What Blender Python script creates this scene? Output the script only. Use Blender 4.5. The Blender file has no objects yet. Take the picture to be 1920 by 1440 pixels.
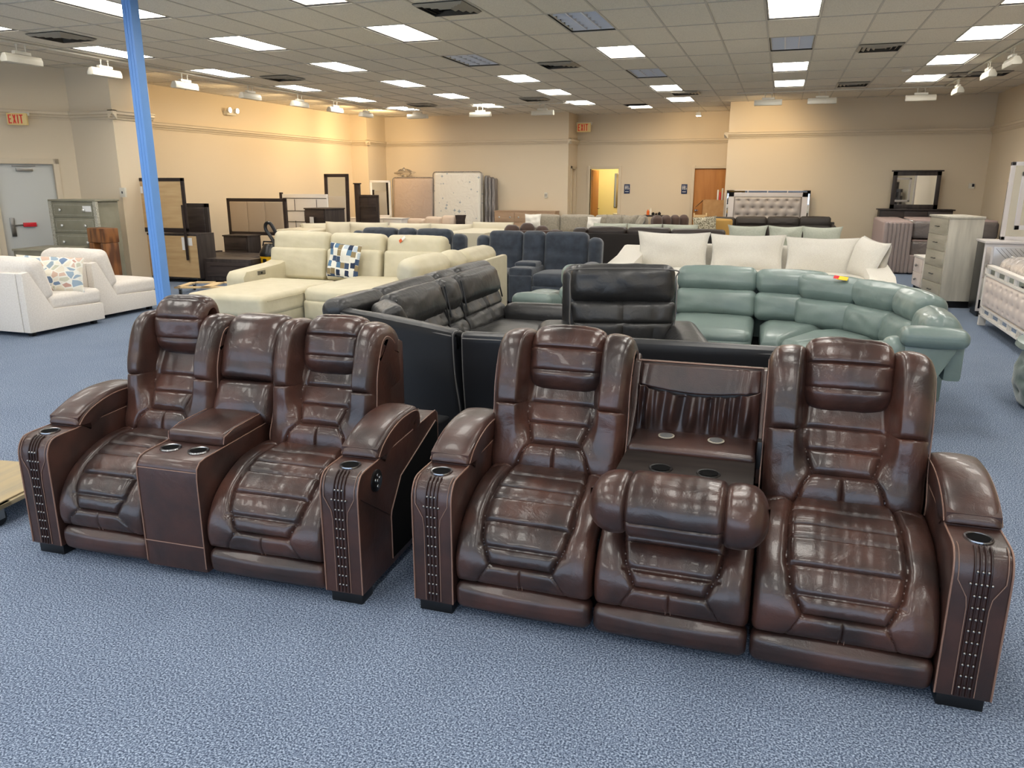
import bpy, bmesh, math, random
import numpy as np
from mathutils import Vector, Matrix
D = bpy.data
SC = bpy.context.scene
COL = SC.collection
random.seed(7)
PI = math.pi
# ------------------------------------------------------------------ camera, world, exposure
cam_d = D.cameras.new('camera'); cam = D.objects.new('camera', cam_d); COL.objects.link(cam)
cam_d.sensor_width = 36.0; cam_d.lens = 36.0 * 1443 / 1920; cam_d.clip_end = 100; cam_d.clip_start = .05
PITCH = math.atan(379 / 1443); YAW = math.atan(508 / math.hypot(379, 1443))
cam.location = (0, 0, 1.8); cam.rotation_euler = (PI / 2 - PITCH, 0, YAW)
SC.camera = cam
SC.view_settings.view_transform = 'Standard'; SC.view_settings.look = 'None'
SC.view_settings.gamma = 1; SC.view_settings.use_curve_mapping = False
SC.view_settings.exposure = 0.22
world = D.worlds.new('daylight'); SC.world = world; world.use_nodes = True
bg = world.node_tree.nodes['Background']
bg.inputs[0].default_value = (.62, .78, 1.0, 1); bg.inputs[1].default_value = 2.8
LAMP = 14.5
# ------------------------------------------------------------------ materials
def S(r, g, b):
    f = lambda c: (c / 255 / 12.92) if c / 255 <= .04045 else ((c / 255 + .055) / 1.055) ** 2.4
    return (f(r), f(g), f(b), 1)
def mat(name, col, rough=.6, metal=0, col2=None, nscale=6, bump=0, bscale=60, coat=0, emis=None, estr=0, spec=.5, detail=3, bump2=0, b2scale=12, sheen=0, stretch=None, lo=.35, hi=.65):
    m = D.materials.new(name); m.use_nodes = True
    nt = m.node_tree; N = nt.nodes; L = nt.links; b = N['Principled BSDF']
    b.inputs['Base Color'].default_value = col; b.inputs['Roughness'].default_value = rough
    b.inputs['Metallic'].default_value = metal; b.inputs['Coat Weight'].default_value = coat
    b.inputs['Specular IOR Level'].default_value = spec
    b.inputs['Sheen Weight'].default_value = sheen
    tc = N.new('ShaderNodeTexCoord'); src = tc.outputs['Object']
    if stretch:
        mp = N.new('ShaderNodeMapping'); mp.inputs['Scale'].default_value = stretch
        L.new(src, mp.inputs[0]); src = mp.outputs[0]
    if col2:
        n = N.new('ShaderNodeTexNoise'); n.inputs['Scale'].default_value = nscale; n.inputs['Detail'].default_value = detail
        L.new(src, n.inputs['Vector'])
        r = N.new('ShaderNodeValToRGB'); r.color_ramp.elements[0].position = lo; r.color_ramp.elements[1].position = hi
        r.color_ramp.elements[0].color = col; r.color_ramp.elements[1].color = col2
        L.new(n.outputs['Fac'], r.inputs[0]); L.new(r.outputs[0], b.inputs['Base Color'])
    last = None
    if bump:
        n = N.new('ShaderNodeTexNoise'); n.inputs['Scale'].default_value = bscale; n.inputs['Detail'].default_value = 2
        L.new(src, n.inputs['Vector'])
        bp = N.new('ShaderNodeBump'); bp.inputs['Strength'].default_value = bump; bp.inputs['Distance'].default_value = .004
        L.new(n.outputs['Fac'], bp.inputs['Height']); L.new(bp.outputs[0], b.inputs['Normal']); last = bp
    if bump2:
        n = N.new('ShaderNodeTexNoise'); n.inputs['Scale'].default_value = b2scale; n.inputs['Detail'].default_value = 3; n.inputs['Distortion'].default_value = 1.2
        L.new(tc.outputs['Object'], n.inputs['Vector'])
        bp = N.new('ShaderNodeBump'); bp.inputs['Strength'].default_value = bump2; bp.inputs['Distance'].default_value = .02
        L.new(n.outputs['Fac'], bp.inputs['Height'])
        if last: L.new(last.outputs[0], bp.inputs['Normal'])
        L.new(bp.outputs[0], b.inputs['Normal'])
    if emis:
        b.inputs['Emission Color'].default_value = emis; b.inputs['Emission Strength'].default_value = estr
    return m
def wood(name, c1, c2, rough=.5, axis='x', scale=5, dist=2.5, spec=.35):
    st = {'x': (.12, 1, 1), 'y': (1, .12, 1), 'z': (1, 1, .12)}[axis]
    return mat(name, c1, rough, col2=c2, nscale=scale * 3, stretch=st, detail=5, lo=.3, hi=.7, spec=spec)
M = {}
M['brown'] = mat('brown_leather', S(42, 30, 27), .29, col2=S(76, 47, 38), nscale=4.5, bump=.12, bscale=230, bump2=.16, b2scale=11, coat=.15, detail=4, lo=.38, hi=.72)
M['brown2'] = mat('brown_leather_smooth', S(44, 31, 28), .34, col2=S(68, 43, 36), nscale=5, bump=.14, bscale=230, bump2=.12, b2scale=9, coat=.12)
M['welt'] = mat('tan_brown_piping', S(128, 98, 84), .4)
M['thread'] = mat('tan_stitching', S(132, 104, 90), .6)
M['dkrib'] = mat('dark_leather_rib', S(38, 20, 17), .38)
M['black'] = mat('black_leather', S(33, 33, 34), .36, col2=S(44, 43, 43), nscale=5, bump=.12, bscale=220, bump2=.22, b2scale=10)
M['blackback'] = mat('black_vinyl_back', S(26, 27, 30), .38, bump=.1, bscale=240)
M['blackvoid'] = mat('black_dust_cloth_cup_shade', S(9, 9, 10), .95, spec=.1)  # dust cloth, and the flat discs that paint shade inside cup holders
M['blkplastic'] = mat('black_plastic', S(14, 14, 15), .35)
M['chrome'] = mat('chrome', S(150, 150, 152), .22, metal=1)
M['steel'] = mat('brushed_steel', S(150, 148, 145), .3, metal=1)
M['cream'] = mat('cream_leather', S(196, 187, 158), .5, col2=S(203, 194, 167), bump=.1, bscale=200, bump2=.15, b2scale=8)
M['creamfab'] = mat('cream_linen', S(212, 204, 194), .95, col2=S(222, 215, 206), nscale=60, bump=.25, bscale=330, sheen=.2)
M['ivory'] = mat('ivory_leather', S(208, 199, 174), .5, bump2=.12, b2scale=6)
M['linen'] = mat('white_linen', S(216, 211, 200), .95, col2=S(226, 222, 212), nscale=90, bump=.3, bscale=350, bump2=.15, b2scale=9, sheen=.2)
M['navy'] = mat('navy_microfibre', S(42, 49, 60), .9, col2=S(55, 63, 75), nscale=9, bump=.2, bscale=300, bump2=.2, b2scale=8, sheen=.35)
M['teal'] = mat('sage_teal_leather', S(106, 121, 117), .34, col2=S(115, 131, 126), nscale=3, bump=.08, bscale=220, bump2=.16, b2scale=7, coat=.1)
M['sage'] = mat('sage_velvet', S(96, 112, 106), .8, sheen=.5, bump2=.2)
M['esp'] = mat('espresso_leather', S(48, 38, 34), .5, bump2=.15, b2scale=8)
M['espbk'] = mat('espresso_fabric', S(34, 28, 25), .8)
M['choc'] = mat('chocolate_microfibre', S(74, 54, 46), .8, sheen=.3)
M['char'] = mat('charcoal_leather', S(58, 52, 47), .6, bump2=.15, b2scale=7)
M['greyfab'] = mat('grey_chenille', S(138, 130, 116), .95, col2=S(154, 146, 130), nscale=25, bump=.3, bscale=160, sheen=.2)
M['mist'] = mat('pale_grey_green_linen', S(176, 180, 166), .95, col2=S(186, 190, 176), nscale=50, bump=.3, bscale=300, bump2=.15)
M['beige'] = mat('beige_leather', S(196, 176, 156), .6)
M['mustard'] = mat('mustard_fabric', S(190, 150, 82), .9)
M['floral'] = mat('mottled_taupe_fabric', S(120, 112, 92), .95, col2=S(196, 188, 164), nscale=45, lo=.48, hi=.52)
M['silver'] = mat('silver_tufted_vinyl', S(172, 164, 158), .38, bump2=.05)
M['silverpaint'] = mat('silver_paint', S(206, 200, 198), .4)
M['mirror'] = mat('mirror_glass', S(225, 228, 230), .02, metal=1)
M['whitepaint'] = mat('white_paint', S(232, 226, 218), .45)
M['pearl'] = mat('pearl_tufted_vinyl', S(222, 208, 200), .4)
M['pinkgrey'] = mat('mauve_velvet', S(150, 136, 132), .8, sheen=.4)
M['mauve'] = mat('mauve_smooth_fabric', S(168, 148, 142), .8)
M['dkwood'] = wood('dark_grey_wood', S(44, 37, 35), S(66, 57, 53), axis='z')
M['dkwoodx'] = wood('dark_grey_wood_horizontal', S(48, 40, 38), S(72, 62, 58), axis='x')
M['espwood'] = wood('espresso_wood', S(38, 29, 26), S(54, 42, 38), axis='x')
M['graywood'] = wood('washed_grey_wood', S(178, 172, 158), S(205, 199, 184), axis='z', scale=4)
M['gwoodfront'] = wood('washed_grey_wood_fronts', S(158, 152, 136), S(182, 176, 160), axis='x', scale=4)
M['tanwood'] = wood('tan_oak_wood', S(158, 130, 104), S(176, 148, 120), axis='x')
M['ply'] = wood('raw_back_panel', S(182, 150, 106), S(198, 168, 124), rough=.8, axis='x')
M['pinewood'] = wood('pale_pine', S(206, 176, 130), S(222, 196, 152), rough=.7, axis='x')
M['plyweath'] = wood('weathered_plywood', S(176, 156, 120), S(150, 140, 118), rough=.8, axis='y')
M['oakdoor'] = wood('oak_door', S(172, 112, 52), S(190, 130, 66), axis='z', scale=3)
M['stoolwood'] = mat('knotty_brown_wood', S(84, 48, 24), .45, col2=S(132, 84, 44), nscale=9, stretch=(1, 1, .25), detail=2, lo=.42, hi=.58)
M['drift'] = mat('sage_grey_painted_wood', S(128, 124, 106), .45, col2=S(138, 134, 116), nscale=5)
M['drifttrim'] = mat('crackle_silver_trim', S(190, 186, 172), .4, col2=S(140, 136, 120), nscale=120, lo=.45, hi=.55)
M['wood_table'] = wood('dark_oak_laminate', S(26, 21, 19), S(42, 35, 32), rough=.55, axis='x', scale=9, spec=.15)
M['crystal'] = mat('clear_knob', S(225, 225, 220), .08, metal=.6)
M['kraft'] = mat('cardboard', S(176, 134, 88), .9, col2=S(186, 146, 100), nscale=8)
M['cushtag'] = mat('orange_tag', S(206, 92, 40), .6)
M['yellow'] = mat('yellow_plastic', S(232, 176, 12), .4)
M['red'] = mat('red_plastic', S(205, 30, 44), .4)
M['bluepaint'] = mat('sky_blue_paint', S(104, 152, 214), .5)
M['papertag'] = mat('white_paper', S(228, 226, 222), .8)
M['ink'] = mat('dark_print', S(40, 40, 48), .8)
M['wallp'] = mat('cream_wall_paint', S(214, 198, 172), .85, bump=.1, bscale=140)
M['trimp'] = mat('crown_moulding_paint', S(208, 192, 166), .6)
M['doorp'] = mat('pale_grey_door_paint', S(196, 196, 190), .5)
M['signblue'] = mat('blue_sign', S(24, 44, 84), .5)
M['signcream'] = mat('exit_sign_face', S(214, 186, 122), .5, emis=S(214, 186, 122), estr=.08)
M['exitred'] = mat('exit_letter_red', S(186, 40, 18), .5, emis=S(200, 40, 18), estr=.2)
M['gridmetal'] = mat('ceiling_grid_metal', S(190, 182, 168), .6)
M['ventm'] = mat('vent_metal', S(150, 142, 128), .5)
M['ventdark'] = mat('vent_dark', S(26, 22, 18), .9)
M['fixture'] = mat('white_fixture', S(214, 208, 192), .5)
M['porcelain'] = mat('porcelain', S(235, 230, 215), .2)
M['restwall'] = mat('restroom_wall', S(226, 212, 160), .8)
M['steelg'] = mat('grey_metal_disc', S(120, 120, 120), .4, metal=.5)
M['thread2'] = mat('taupe_stitching', S(168, 156, 128), .7)
M['yellowtag'] = mat('yellow_paper', S(236, 196, 40), .7)
M['silverdr'] = mat('silver_drawer_front', S(196, 196, 198), .3, metal=.4)
M['clearwrap'] = mat('clear_wrapped_white_mattress', S(214, 204, 198), .16, coat=.8, bump2=1.3, b2scale=7)
M['orange'] = mat('orange_plastic', S(232, 112, 40), .4)
# ------------------------------------------------------------------ mesh tools
class MB:
    def __init__(s): s.v = []; s.f = []
    def add(s, vs, fs):
        o = len(s.v); s.v += [tuple(map(float, p)) for p in vs]; s.f += [tuple(i + o for i in f) for f in fs]; return s
    def box(s, x0, x1, y0, y1, z0, z1, rot=None):
        vs = [(x, y, z) for z in (z0, z1) for y in (y0, y1) for x in (x0, x1)]
        if rot: vs = [rot @ Vector(p) for p in vs]
        return s.add(vs, [(0, 2, 3, 1), (4, 5, 7, 6), (0, 1, 5, 4), (2, 6, 7, 3), (0, 4, 6, 2), (1, 3, 7, 5)])
    def rbox(s, c, size, r=.03, bulge=(0, 0, 0), n=8, fn=None, rot=None, er=3):
        h = np.array(size) / 2.; r = min(r, h.min() * .999); ax = []
        for k in range(3):
            t = r * np.tan(np.linspace(0, PI / 4, er + 1))[1:]
            edge = h[k] - r + t
            inn = np.linspace(-(h[k] - r), h[k] - r, n + 1) if h[k] - r > 1e-6 else np.array([0.])
            ax.append(np.concatenate([-edge[::-1], inn, edge]))
        key = {}; vs = []; fs = []
        def vid(p):
            kk = (round(p[0], 6), round(p[1], 6), round(p[2], 6))
            if kk not in key: key[kk] = len(vs); vs.append(p)
            return key[kk]
        for k in range(3):
            a, b = [(1, 2), (2, 0), (0, 1)][k]
            for sg in (-1, 1):
                A, B = ax[a], ax[b]; idx = []
                for i in range(len(A)):
                    row = []
                    for j in range(len(B)):
                        p = [0, 0, 0]; p[k] = sg * h[k]; p[a] = A[i]; p[b] = B[j]; row.append(vid(tuple(p)))
                    idx.append(row)
                for i in range(len(A) - 1):
                    for j in range(len(B) - 1):
                        q = (idx[i][j], idx[i + 1][j], idx[i + 1][j + 1], idx[i][j + 1])
                        fs.append(q if sg > 0 else q[::-1])
        P = np.array(vs); inner = np.clip(P, -(h - r), h - r); off = P - inner
        ln = np.linalg.norm(off, axis=1, keepdims=True); ln[ln == 0] = 1
        Q = inner + off / ln * r
        U = np.clip(P / h, -1, 1)
        for k in range(3):
            if bulge[k]:
                a, b = [x for x in range(3) if x != k]
                Q[:, k] += bulge[k] * U[:, k] * (1 - U[:, a] ** 2) * (1 - U[:, b] ** 2)
        if fn is not None: Q = fn(Q, U)
        if rot is not None: Q = Q @ np.array(rot.to_3x3()).T
        Q = Q + np.array(c)
        return s.add(Q, fs)
    def tube(s, pts, r=.003, seg=6, closed=False, caps=True):
        pts = [Vector(p) for p in pts]; n = len(pts); rings = []
        up = Vector((0, 0, 1)); pu = None
        for i, p in enumerate(pts):
            a = pts[i - 1] if (i > 0 or closed) else p; b = pts[(i + 1) % n] if (i < n - 1 or closed) else p
            t = (b - a); t = t.normalized() if t.length > 1e-9 else Vector((0, 0, 1))
            if pu is None:
                u = t.cross(up)
                if u.length < 1e-3: u = t.cross(Vector((1, 0, 0)))
            else: u = pu - t * pu.dot(t)
            u.normalize(); pu = u; w = t.cross(u)
            rr = r[i] if isinstance(r, (list, tuple)) else r
            rings.append([p + (u * math.cos(2 * PI * k / seg) + w * math.sin(2 * PI * k / seg)) * rr for k in range(seg)])
        vs = [q for rg in rings for q in rg]; fs = []
        for i in range(n if closed else n - 1):
            j = (i + 1) % n
            for k in range(seg):
                l = (k + 1) % seg; fs.append((i * seg + k, i * seg + l, j * seg + l, j * seg + k))
        if caps and not closed:
            fs.append(tuple(range(seg))[::-1]); fs.append(tuple((n - 1) * seg + k for k in range(seg)))
        return s.add(vs, fs)
    def lathe(s, prof, c=(0, 0, 0), seg=20, rot=None):
        vs = []; fs = []
        for (r, z) in prof:
            for k in range(seg):
                v = Vector((r * math.cos(2 * PI * k / seg), r * math.sin(2 * PI * k / seg), z))
                if rot: v = rot @ v
                vs.append(v + Vector(c))
        for i in range(len(prof) - 1):
            for k in range(seg):
                l = (k + 1) % seg; fs.append((i * seg + k, i * seg + l, (i + 1) * seg + l, (i + 1) * seg + k))
        fs.append(tuple(range(seg))[::-1]); fs.append(tuple((len(prof) - 1) * seg + k for k in range(seg)))
        return s.add(vs, fs)
    def prism(s, poly, x0, x1, axis='x'):
        n = len(poly); f = {'x': lambda a, b, t: (t, a, b), 'y': lambda a, b, t: (a, t, b), 'z': lambda a, b, t: (a, b, t)}[axis]
        vs = [f(a, b, x0) for a, b in poly] + [f(a, b, x1) for a, b in poly]
        fs = [tuple(range(n))[::-1], tuple(range(n, 2 * n))] + [(i, (i + 1) % n, n + (i + 1) % n, n + i) for i in range(n)]
        return s.add(vs, fs)
    def build(s, name, m, parent=None, smooth=True, bevel=0, ang=35, loc=None, rz=0, recalc=True):
        me = D.meshes.new(name); me.from_pydata(s.v, [], s.f)
        bm = bmesh.new(); bm.from_mesh(me)
        if recalc: bmesh.ops.recalc_face_normals(bm, faces=bm.faces)
        if bevel: bmesh.ops.bevel(bm, geom=[e for e in bm.edges if e.calc_face_angle(0) > .5], offset=bevel, segments=2, profile=.6, affect='EDGES', clamp_overlap=True)
        bm.to_mesh(me); bm.free()
        me.materials.append(M[m] if isinstance(m, str) else m)
        if smooth:
            me.polygons.foreach_set('use_smooth', [True] * len(me.polygons))
            me.set_sharp_from_angle(angle=math.radians(ang))
        o = D.objects.new(name, me); COL.objects.link(o)
        if parent: o.parent = parent
        if loc: o.location = loc
        if rz: o.rotation_euler = (0, 0, rz)
        return o
def thing(name, label, cat, loc=(0, 0, 0), rz=0, group=None):
    o = D.objects.new(name, None); COL.objects.link(o); o.empty_display_size = .1
    o.location = loc; o.rotation_euler = (0, 0, rz); return tag(o, label, cat, group)
def tag(o, label, cat, group=None):
    o['label'] = label; o['category'] = cat
    if group: o['group'] = group
    return o
def struct(o): o['kind'] = 'structure'; return o
def dup(o, loc=None, rz=None, label=None, parent=None):
    c = o.copy(); COL.objects.link(c)
    if parent: c.parent = parent
    if loc is not None: c.location = loc
    if rz is not None: c.rotation_euler = (0, 0, rz)
    if label: c['label'] = label
    for ch in list(o.children): dup(ch, parent=c)
    return c
def RX(a): return Matrix.Rotation(a, 4, 'X')
def RY(a): return Matrix.Rotation(a, 4, 'Y')
def RZ(a): return Matrix.Rotation(a, 4, 'Z')
def B(name, m, parent, *bx, bevel=.004, **k):
    b = MB()
    for q in bx: b.box(*q)
    return b.build(name, m, parent, bevel=bevel, **k)
def catmull(P, n=200):
    P = np.array(P, float); Q = np.vstack([2 * P[0] - P[1], P, 2 * P[-1] - P[-2]]); out = []
    m = len(P) - 1; per = max(4, n // m)
    for i in range(m):
        p0, p1, p2, p3 = Q[i:i + 4]
        for t in np.linspace(0, 1, per, endpoint=False):
            out.append(.5 * ((2 * p1) + (-p0 + p2) * t + (2 * p0 - 5 * p1 + 4 * p2 - p3) * t * t + (-p0 + 3 * p1 - 3 * p2 + p3) * t ** 3))
    out.append(P[-1]); return np.array(out)
class Prof:
    """side profile (y,z) with arclength, y towards the back, normal pointing out (up and forward)"""
    def __init__(s, pts):
        s.P = catmull(pts); d = np.linalg.norm(np.diff(s.P, axis=0), axis=1); s.c = np.concatenate([[0], np.cumsum(d)]); s.L = s.c[-1]
    def at(s, t):
        t = np.clip(t, 0, s.L); e = 1e-3
        g = lambda q: np.stack([np.interp(q, s.c, s.P[:, 0]), np.interp(q, s.c, s.P[:, 1])], -1)
        a = g(np.clip(t - e * 8, 0, s.L)); b = g(np.clip(t + e * 8, 0, s.L)); T = b - a; T /= np.maximum(np.linalg.norm(T, axis=-1, keepdims=True), 1e-9)
        return g(t), np.stack([T[..., 1], -T[..., 0]], -1)
def segdist(X, Sv, poly):
    d = np.full(X.shape, 1e3)
    for (a, b) in zip(poly[:-1], poly[1:]):
        ax, ay = a; bx, by = b; vx, vy = bx - ax, by - ay; L2 = vx * vx + vy * vy + 1e-12
        t = np.clip(((X - ax) * vx + (Sv - ay) * vy) / L2, 0, 1)
        d = np.minimum(d, np.hypot(X - ax - t * vx, Sv - ay - t * vy))
    return d
def inpoly(X, Y, poly):
    r = np.zeros(X.shape, bool); n = len(poly)
    for i in range(n):
        x1, y1 = poly[i]; x2, y2 = poly[(i + 1) % n]
        c = ((y1 > Y) != (y2 > Y)) & (X < (x2 - x1) * (Y - y1) / (y2 - y1 + 1e-12) + x1); r ^= c
    return r
_rng = np.random.RandomState(3)
def vnoise(X, Y, seed=0):
    r = np.random.RandomState(seed); out = np.zeros(X.shape)
    for i in range(10):
        a = r.uniform(0, 2 * PI); k = r.uniform(.6, 1.6); out += np.sin((X * math.cos(a) + Y * math.sin(a)) * k + r.uniform(0, 6.28))
    return out / 10 ** .5
def sheet(mb, prof, w, x0=0, seams=(), amp=.02, r=.03, depth=.08, nx=44, ns=64, hw=None, extra=None, wrinkle=0, seed=0, xf=None):
    """upholstered surface: profile swept across x, edges rolled, seams pulled in. seams = [(polyline[(x,s)], sigma, weight)]"""
    if not isinstance(prof, Prof): prof = Prof(prof)
    ph = np.linspace(PI / 2, 0, 5)[:-1]
    sL = prof.L
    def axis(h0, h1, n):
        c = np.linspace(h0 + r, h1 - r, n + 1)
        lo = h0 + r - r * np.sin(ph); hi = (h1 - r + r * np.sin(ph))[::-1]
        pos = np.concatenate([[h0], lo, c, hi, [h1]]); d = r * (1 - np.cos(ph))
        dr = np.concatenate([[r + depth], d, np.zeros(n + 1), d[::-1], [r + depth]]); return pos, dr
    xs, dx = axis(-1 * w / 2, w / 2, nx); ss, ds = axis(0, sL, ns)
    X, Sv = np.meshgrid(xs, ss); DX, DS = np.meshgrid(dx, ds)
    W = np.ones_like(X) if hw is None else hw(Sv / sL)
    Xw = X * W
    drop = np.minimum(DX + DS, r + depth)
    disp = np.zeros_like(X)
    if seams:
        m = np.full(X.shape, 1e3)
        pull = np.ones_like(X)
        for sm in seams:
            poly, sg = sm[0], sm[1]; wt = sm[2] if len(sm) > 2 else 1
            pull *= 1 - wt * np.exp(-segdist(Xw, Sv, poly) / sg)
        A = amp(Xw, Sv) if callable(amp) else amp
        edge = 1 - np.exp(-np.minimum(w / 2 * W - abs(Xw), np.minimum(Sv, sL - Sv)).clip(0) / .03)
        disp = A * pull * edge
        if wrinkle:
            disp = disp + wrinkle * vnoise(Xw * 100, Sv * 24, seed) * (1.15 - pull) * edge * pull.clip(.1, 1) + wrinkle * .5 * vnoise(Xw * 25, Sv * 30, seed + 1) * edge
    if extra is not None: disp = disp + extra(Xw, Sv)
    P, Nn = prof.at(Sv); q = (disp - drop)[..., None]
    Y = P[..., 0] + Nn[..., 0] * q[..., 0]; Z = P[..., 1] + Nn[..., 1] * q[..., 0]
    V = np.stack([Xw + x0, Y, Z], -1)
    if xf is not None: V = xf(V)
    nr, nc = X.shape; idx = np.arange(nr * nc).reshape(nr, nc)
    f = [(int(idx[i, j]), int(idx[i, j + 1]), int(idx[i + 1, j + 1]), int(idx[i + 1, j])) for i in range(nr - 1) for j in range(nc - 1)]
    bl = list(idx[0, :]) + list(idx[1:, -1]) + list(idx[-1, -2::-1]) + list(idx[-2:0:-1, 0])
    Vf = V.reshape(-1, 3); cen = Vf[bl].mean(0); Vall = np.vstack([Vf, cen]); ci = len(Vf)
    f += [(int(bl[(k + 1) % len(bl)]), int(bl[k]), ci) for k in range(len(bl))]
    mb.add(Vall, f); return prof
def s_at(prof, z=None, y=None, lo=.35):
    ss = np.linspace(prof.L * lo, prof.L, 400); P, _ = prof.at(ss)
    k = np.argmin(abs(P[:, 1] - z) if y is None else np.hypot(P[:, 0] - y, P[:, 1] - z)); return float(ss[k])
def on(prof, x, s, off=.004):
    P, Nn = prof.at(np.array([s])); return (x, P[0, 0] + Nn[0, 0] * off, P[0, 1] + Nn[0, 1] * off)
# ------------------------------------------------------------------ carpet and ceiling materials
def carpet_mat():
    m = D.materials.new('blue_grey_carpet'); m.use_nodes = True; nt = m.node_tree; N = nt.nodes; L = nt.links; b = N['Principled BSDF']
    b.inputs['Roughness'].default_value = .95; b.inputs['Specular IOR Level'].default_value = .1; b.inputs['Sheen Weight'].default_value = 0
    tc = N.new('ShaderNodeTexCoord')
    n1 = N.new('ShaderNodeTexNoise'); n1.inputs['Scale'].default_value = 140; n1.inputs['Detail'].default_value = 3; n1.inputs['Roughness'].default_value = .6; L.new(tc.outputs['Object'], n1.inputs['Vector'])
    n2 = N.new('ShaderNodeTexNoise'); n2.inputs['Scale'].default_value = 2.2; n2.inputs['Detail'].default_value = 4; L.new(tc.outputs['Object'], n2.inputs['Vector'])
    r = N.new('ShaderNodeValToRGB'); e = r.color_ramp.elements
    e[0].position = .36; e[0].color = S(54, 65, 83); e[1].position = .66; e[1].color = S(172, 185, 204)
    x = e.new(.5); x.color = S(105, 118, 138)
    L.new(n1.outputs['Fac'], r.inputs[0])
    mx = N.new('ShaderNodeMixRGB'); mx.blend_type = 'MULTIPLY'; mx.inputs[0].default_value = .35
    L.new(r.outputs[0], mx.inputs[1]); r2 = N.new('ShaderNodeValToRGB'); r2.color_ramp.elements[0].position = .3; r2.color_ramp.elements[0].color = (.72, .74, .78, 1); r2.color_ramp.elements[1].position = .65
    L.new(n2.outputs['Fac'], r2.inputs[0]); L.new(r2.outputs[0], mx.inputs[2]); L.new(mx.outputs[0], b.inputs['Base Color'])
    bp = N.new('ShaderNodeBump'); bp.inputs['Strength'].default_value = .6; bp.inputs['Distance'].default_value = .006
    L.new(n1.outputs['Fac'], bp.inputs['Height']); L.new(bp.outputs[0], b.inputs['Normal'])
    return m
M['carpet'] = carpet_mat()
M['tile'] = mat('acoustic_ceiling_tile', S(228, 220, 204), .95, col2=S(214, 206, 190), nscale=70, bump=.5, bscale=90, spec=.1, lo=.4, hi=.62)
def diffuser_mat():
    m = D.materials.new('lit_prismatic_diffuser'); m.use_nodes = True; nt = m.node_tree; N = nt.nodes; L = nt.links; b = N['Principled BSDF']
    b.inputs['Base Color'].default_value = (.8, .8, .8, 1)
    tc = N.new('ShaderNodeTexCoord'); n = N.new('ShaderNodeTexNoise'); n.inputs['Scale'].default_value = 9; L.new(tc.outputs['Object'], n.inputs['Vector'])
    mr = N.new('ShaderNodeMapRange'); mr.inputs[1].default_value = .3; mr.inputs[2].default_value = .7; mr.inputs[3].default_value = LAMP * .8; mr.inputs[4].default_value = LAMP * 1.2
    L.new(n.outputs['Fac'], mr.inputs[0]); L.new(mr.outputs[0], b.inputs['Emission Strength'])
    b.inputs['Emission Color'].default_value = (1, .955, .88, 1); return m
M['diff'] = diffuser_mat()
M['bulb'] = mat('warm_lamp_face', S(255, 220, 150), .4, emis=(1, .72, .34, 1), estr=60)
M['bulbw'] = mat('emergency_lamp_face', S(255, 240, 220), .4, emis=(1, .9, .75, 1), estr=25)
M['restglow'] = mat('restroom_lamp', S(255, 235, 190), .4, emis=(1, .85, .5, 1), estr=26)
CZ = 3.71
# ------------------------------------------------------------------ room shell
o = MB().add([(-16, -4, 0), (6, -4, 0), (6, 27, 0), (-16, 27, 0)], [(0, 1, 2, 3)]).build('floor', 'carpet', smooth=False); struct(o)
gx0, gy0, px_, py_ = -.35, 9.455, .6145, 1.228
lampX = [-.04 + 2.458 * k for k in range(-4, 2)]; lampY = [10.07 + 2.456 * k for k in range(-5, 5)]
skip = {(-.04, 19.9), (2.42, 19.9)}
lamps = []
for X in lampX:
    for Y in lampY:
        if Y > 18.5 and X > -1: continue
        lamps.append((X, Y))
lamps.append((-3.73, 21.1 + .6))
dead = [(-2.5, 10.07), (-4.96, 12.53), (-2.5, 14.98), (-.04, 12.53)]
isdead = lambda X, Y: any(abs(X - a) < .3 and abs(Y - b) < .3 for a, b in dead)
b = MB()
for i in range(-26, 12):
    for j in range(-12, 15):
        x0 = gx0 + i * px_; y0 = gy0 + j * py_; cx, cy = x0 + px_ / 2, y0 + py_ / 2
        if any(abs(cx - X) < .3 and abs(cy - Y) < .6 for X, Y in lamps): continue
        b.add([(x0, y0, CZ), (x0, y0 + py_, CZ), (x0 + px_, y0 + py_, CZ), (x0 + px_, y0, CZ)], [(0, 1, 2, 3)])
struct(b.build('ceiling', 'tile', smooth=False, recalc=False))
b = MB()
for i in range(-26, 12): b.box(gx0 + i * px_ - .012, gx0 + i * px_ + .012, -5.2, 26, CZ - .006, CZ + .004)
for j in range(-12, 15): b.box(-16.2, 6, gy0 + j * py_ - .012, gy0 + j * py_ + .012, CZ - .007, CZ + .004)
struct(b.build('trim_1', 'gridmetal', smooth=False))
struct(B('roof_slab' if 0 else 'trim_2', 'ventdark', None, (-16.3, 6.3, -5.4, 26.3, CZ + .2, CZ + .3)))
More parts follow.
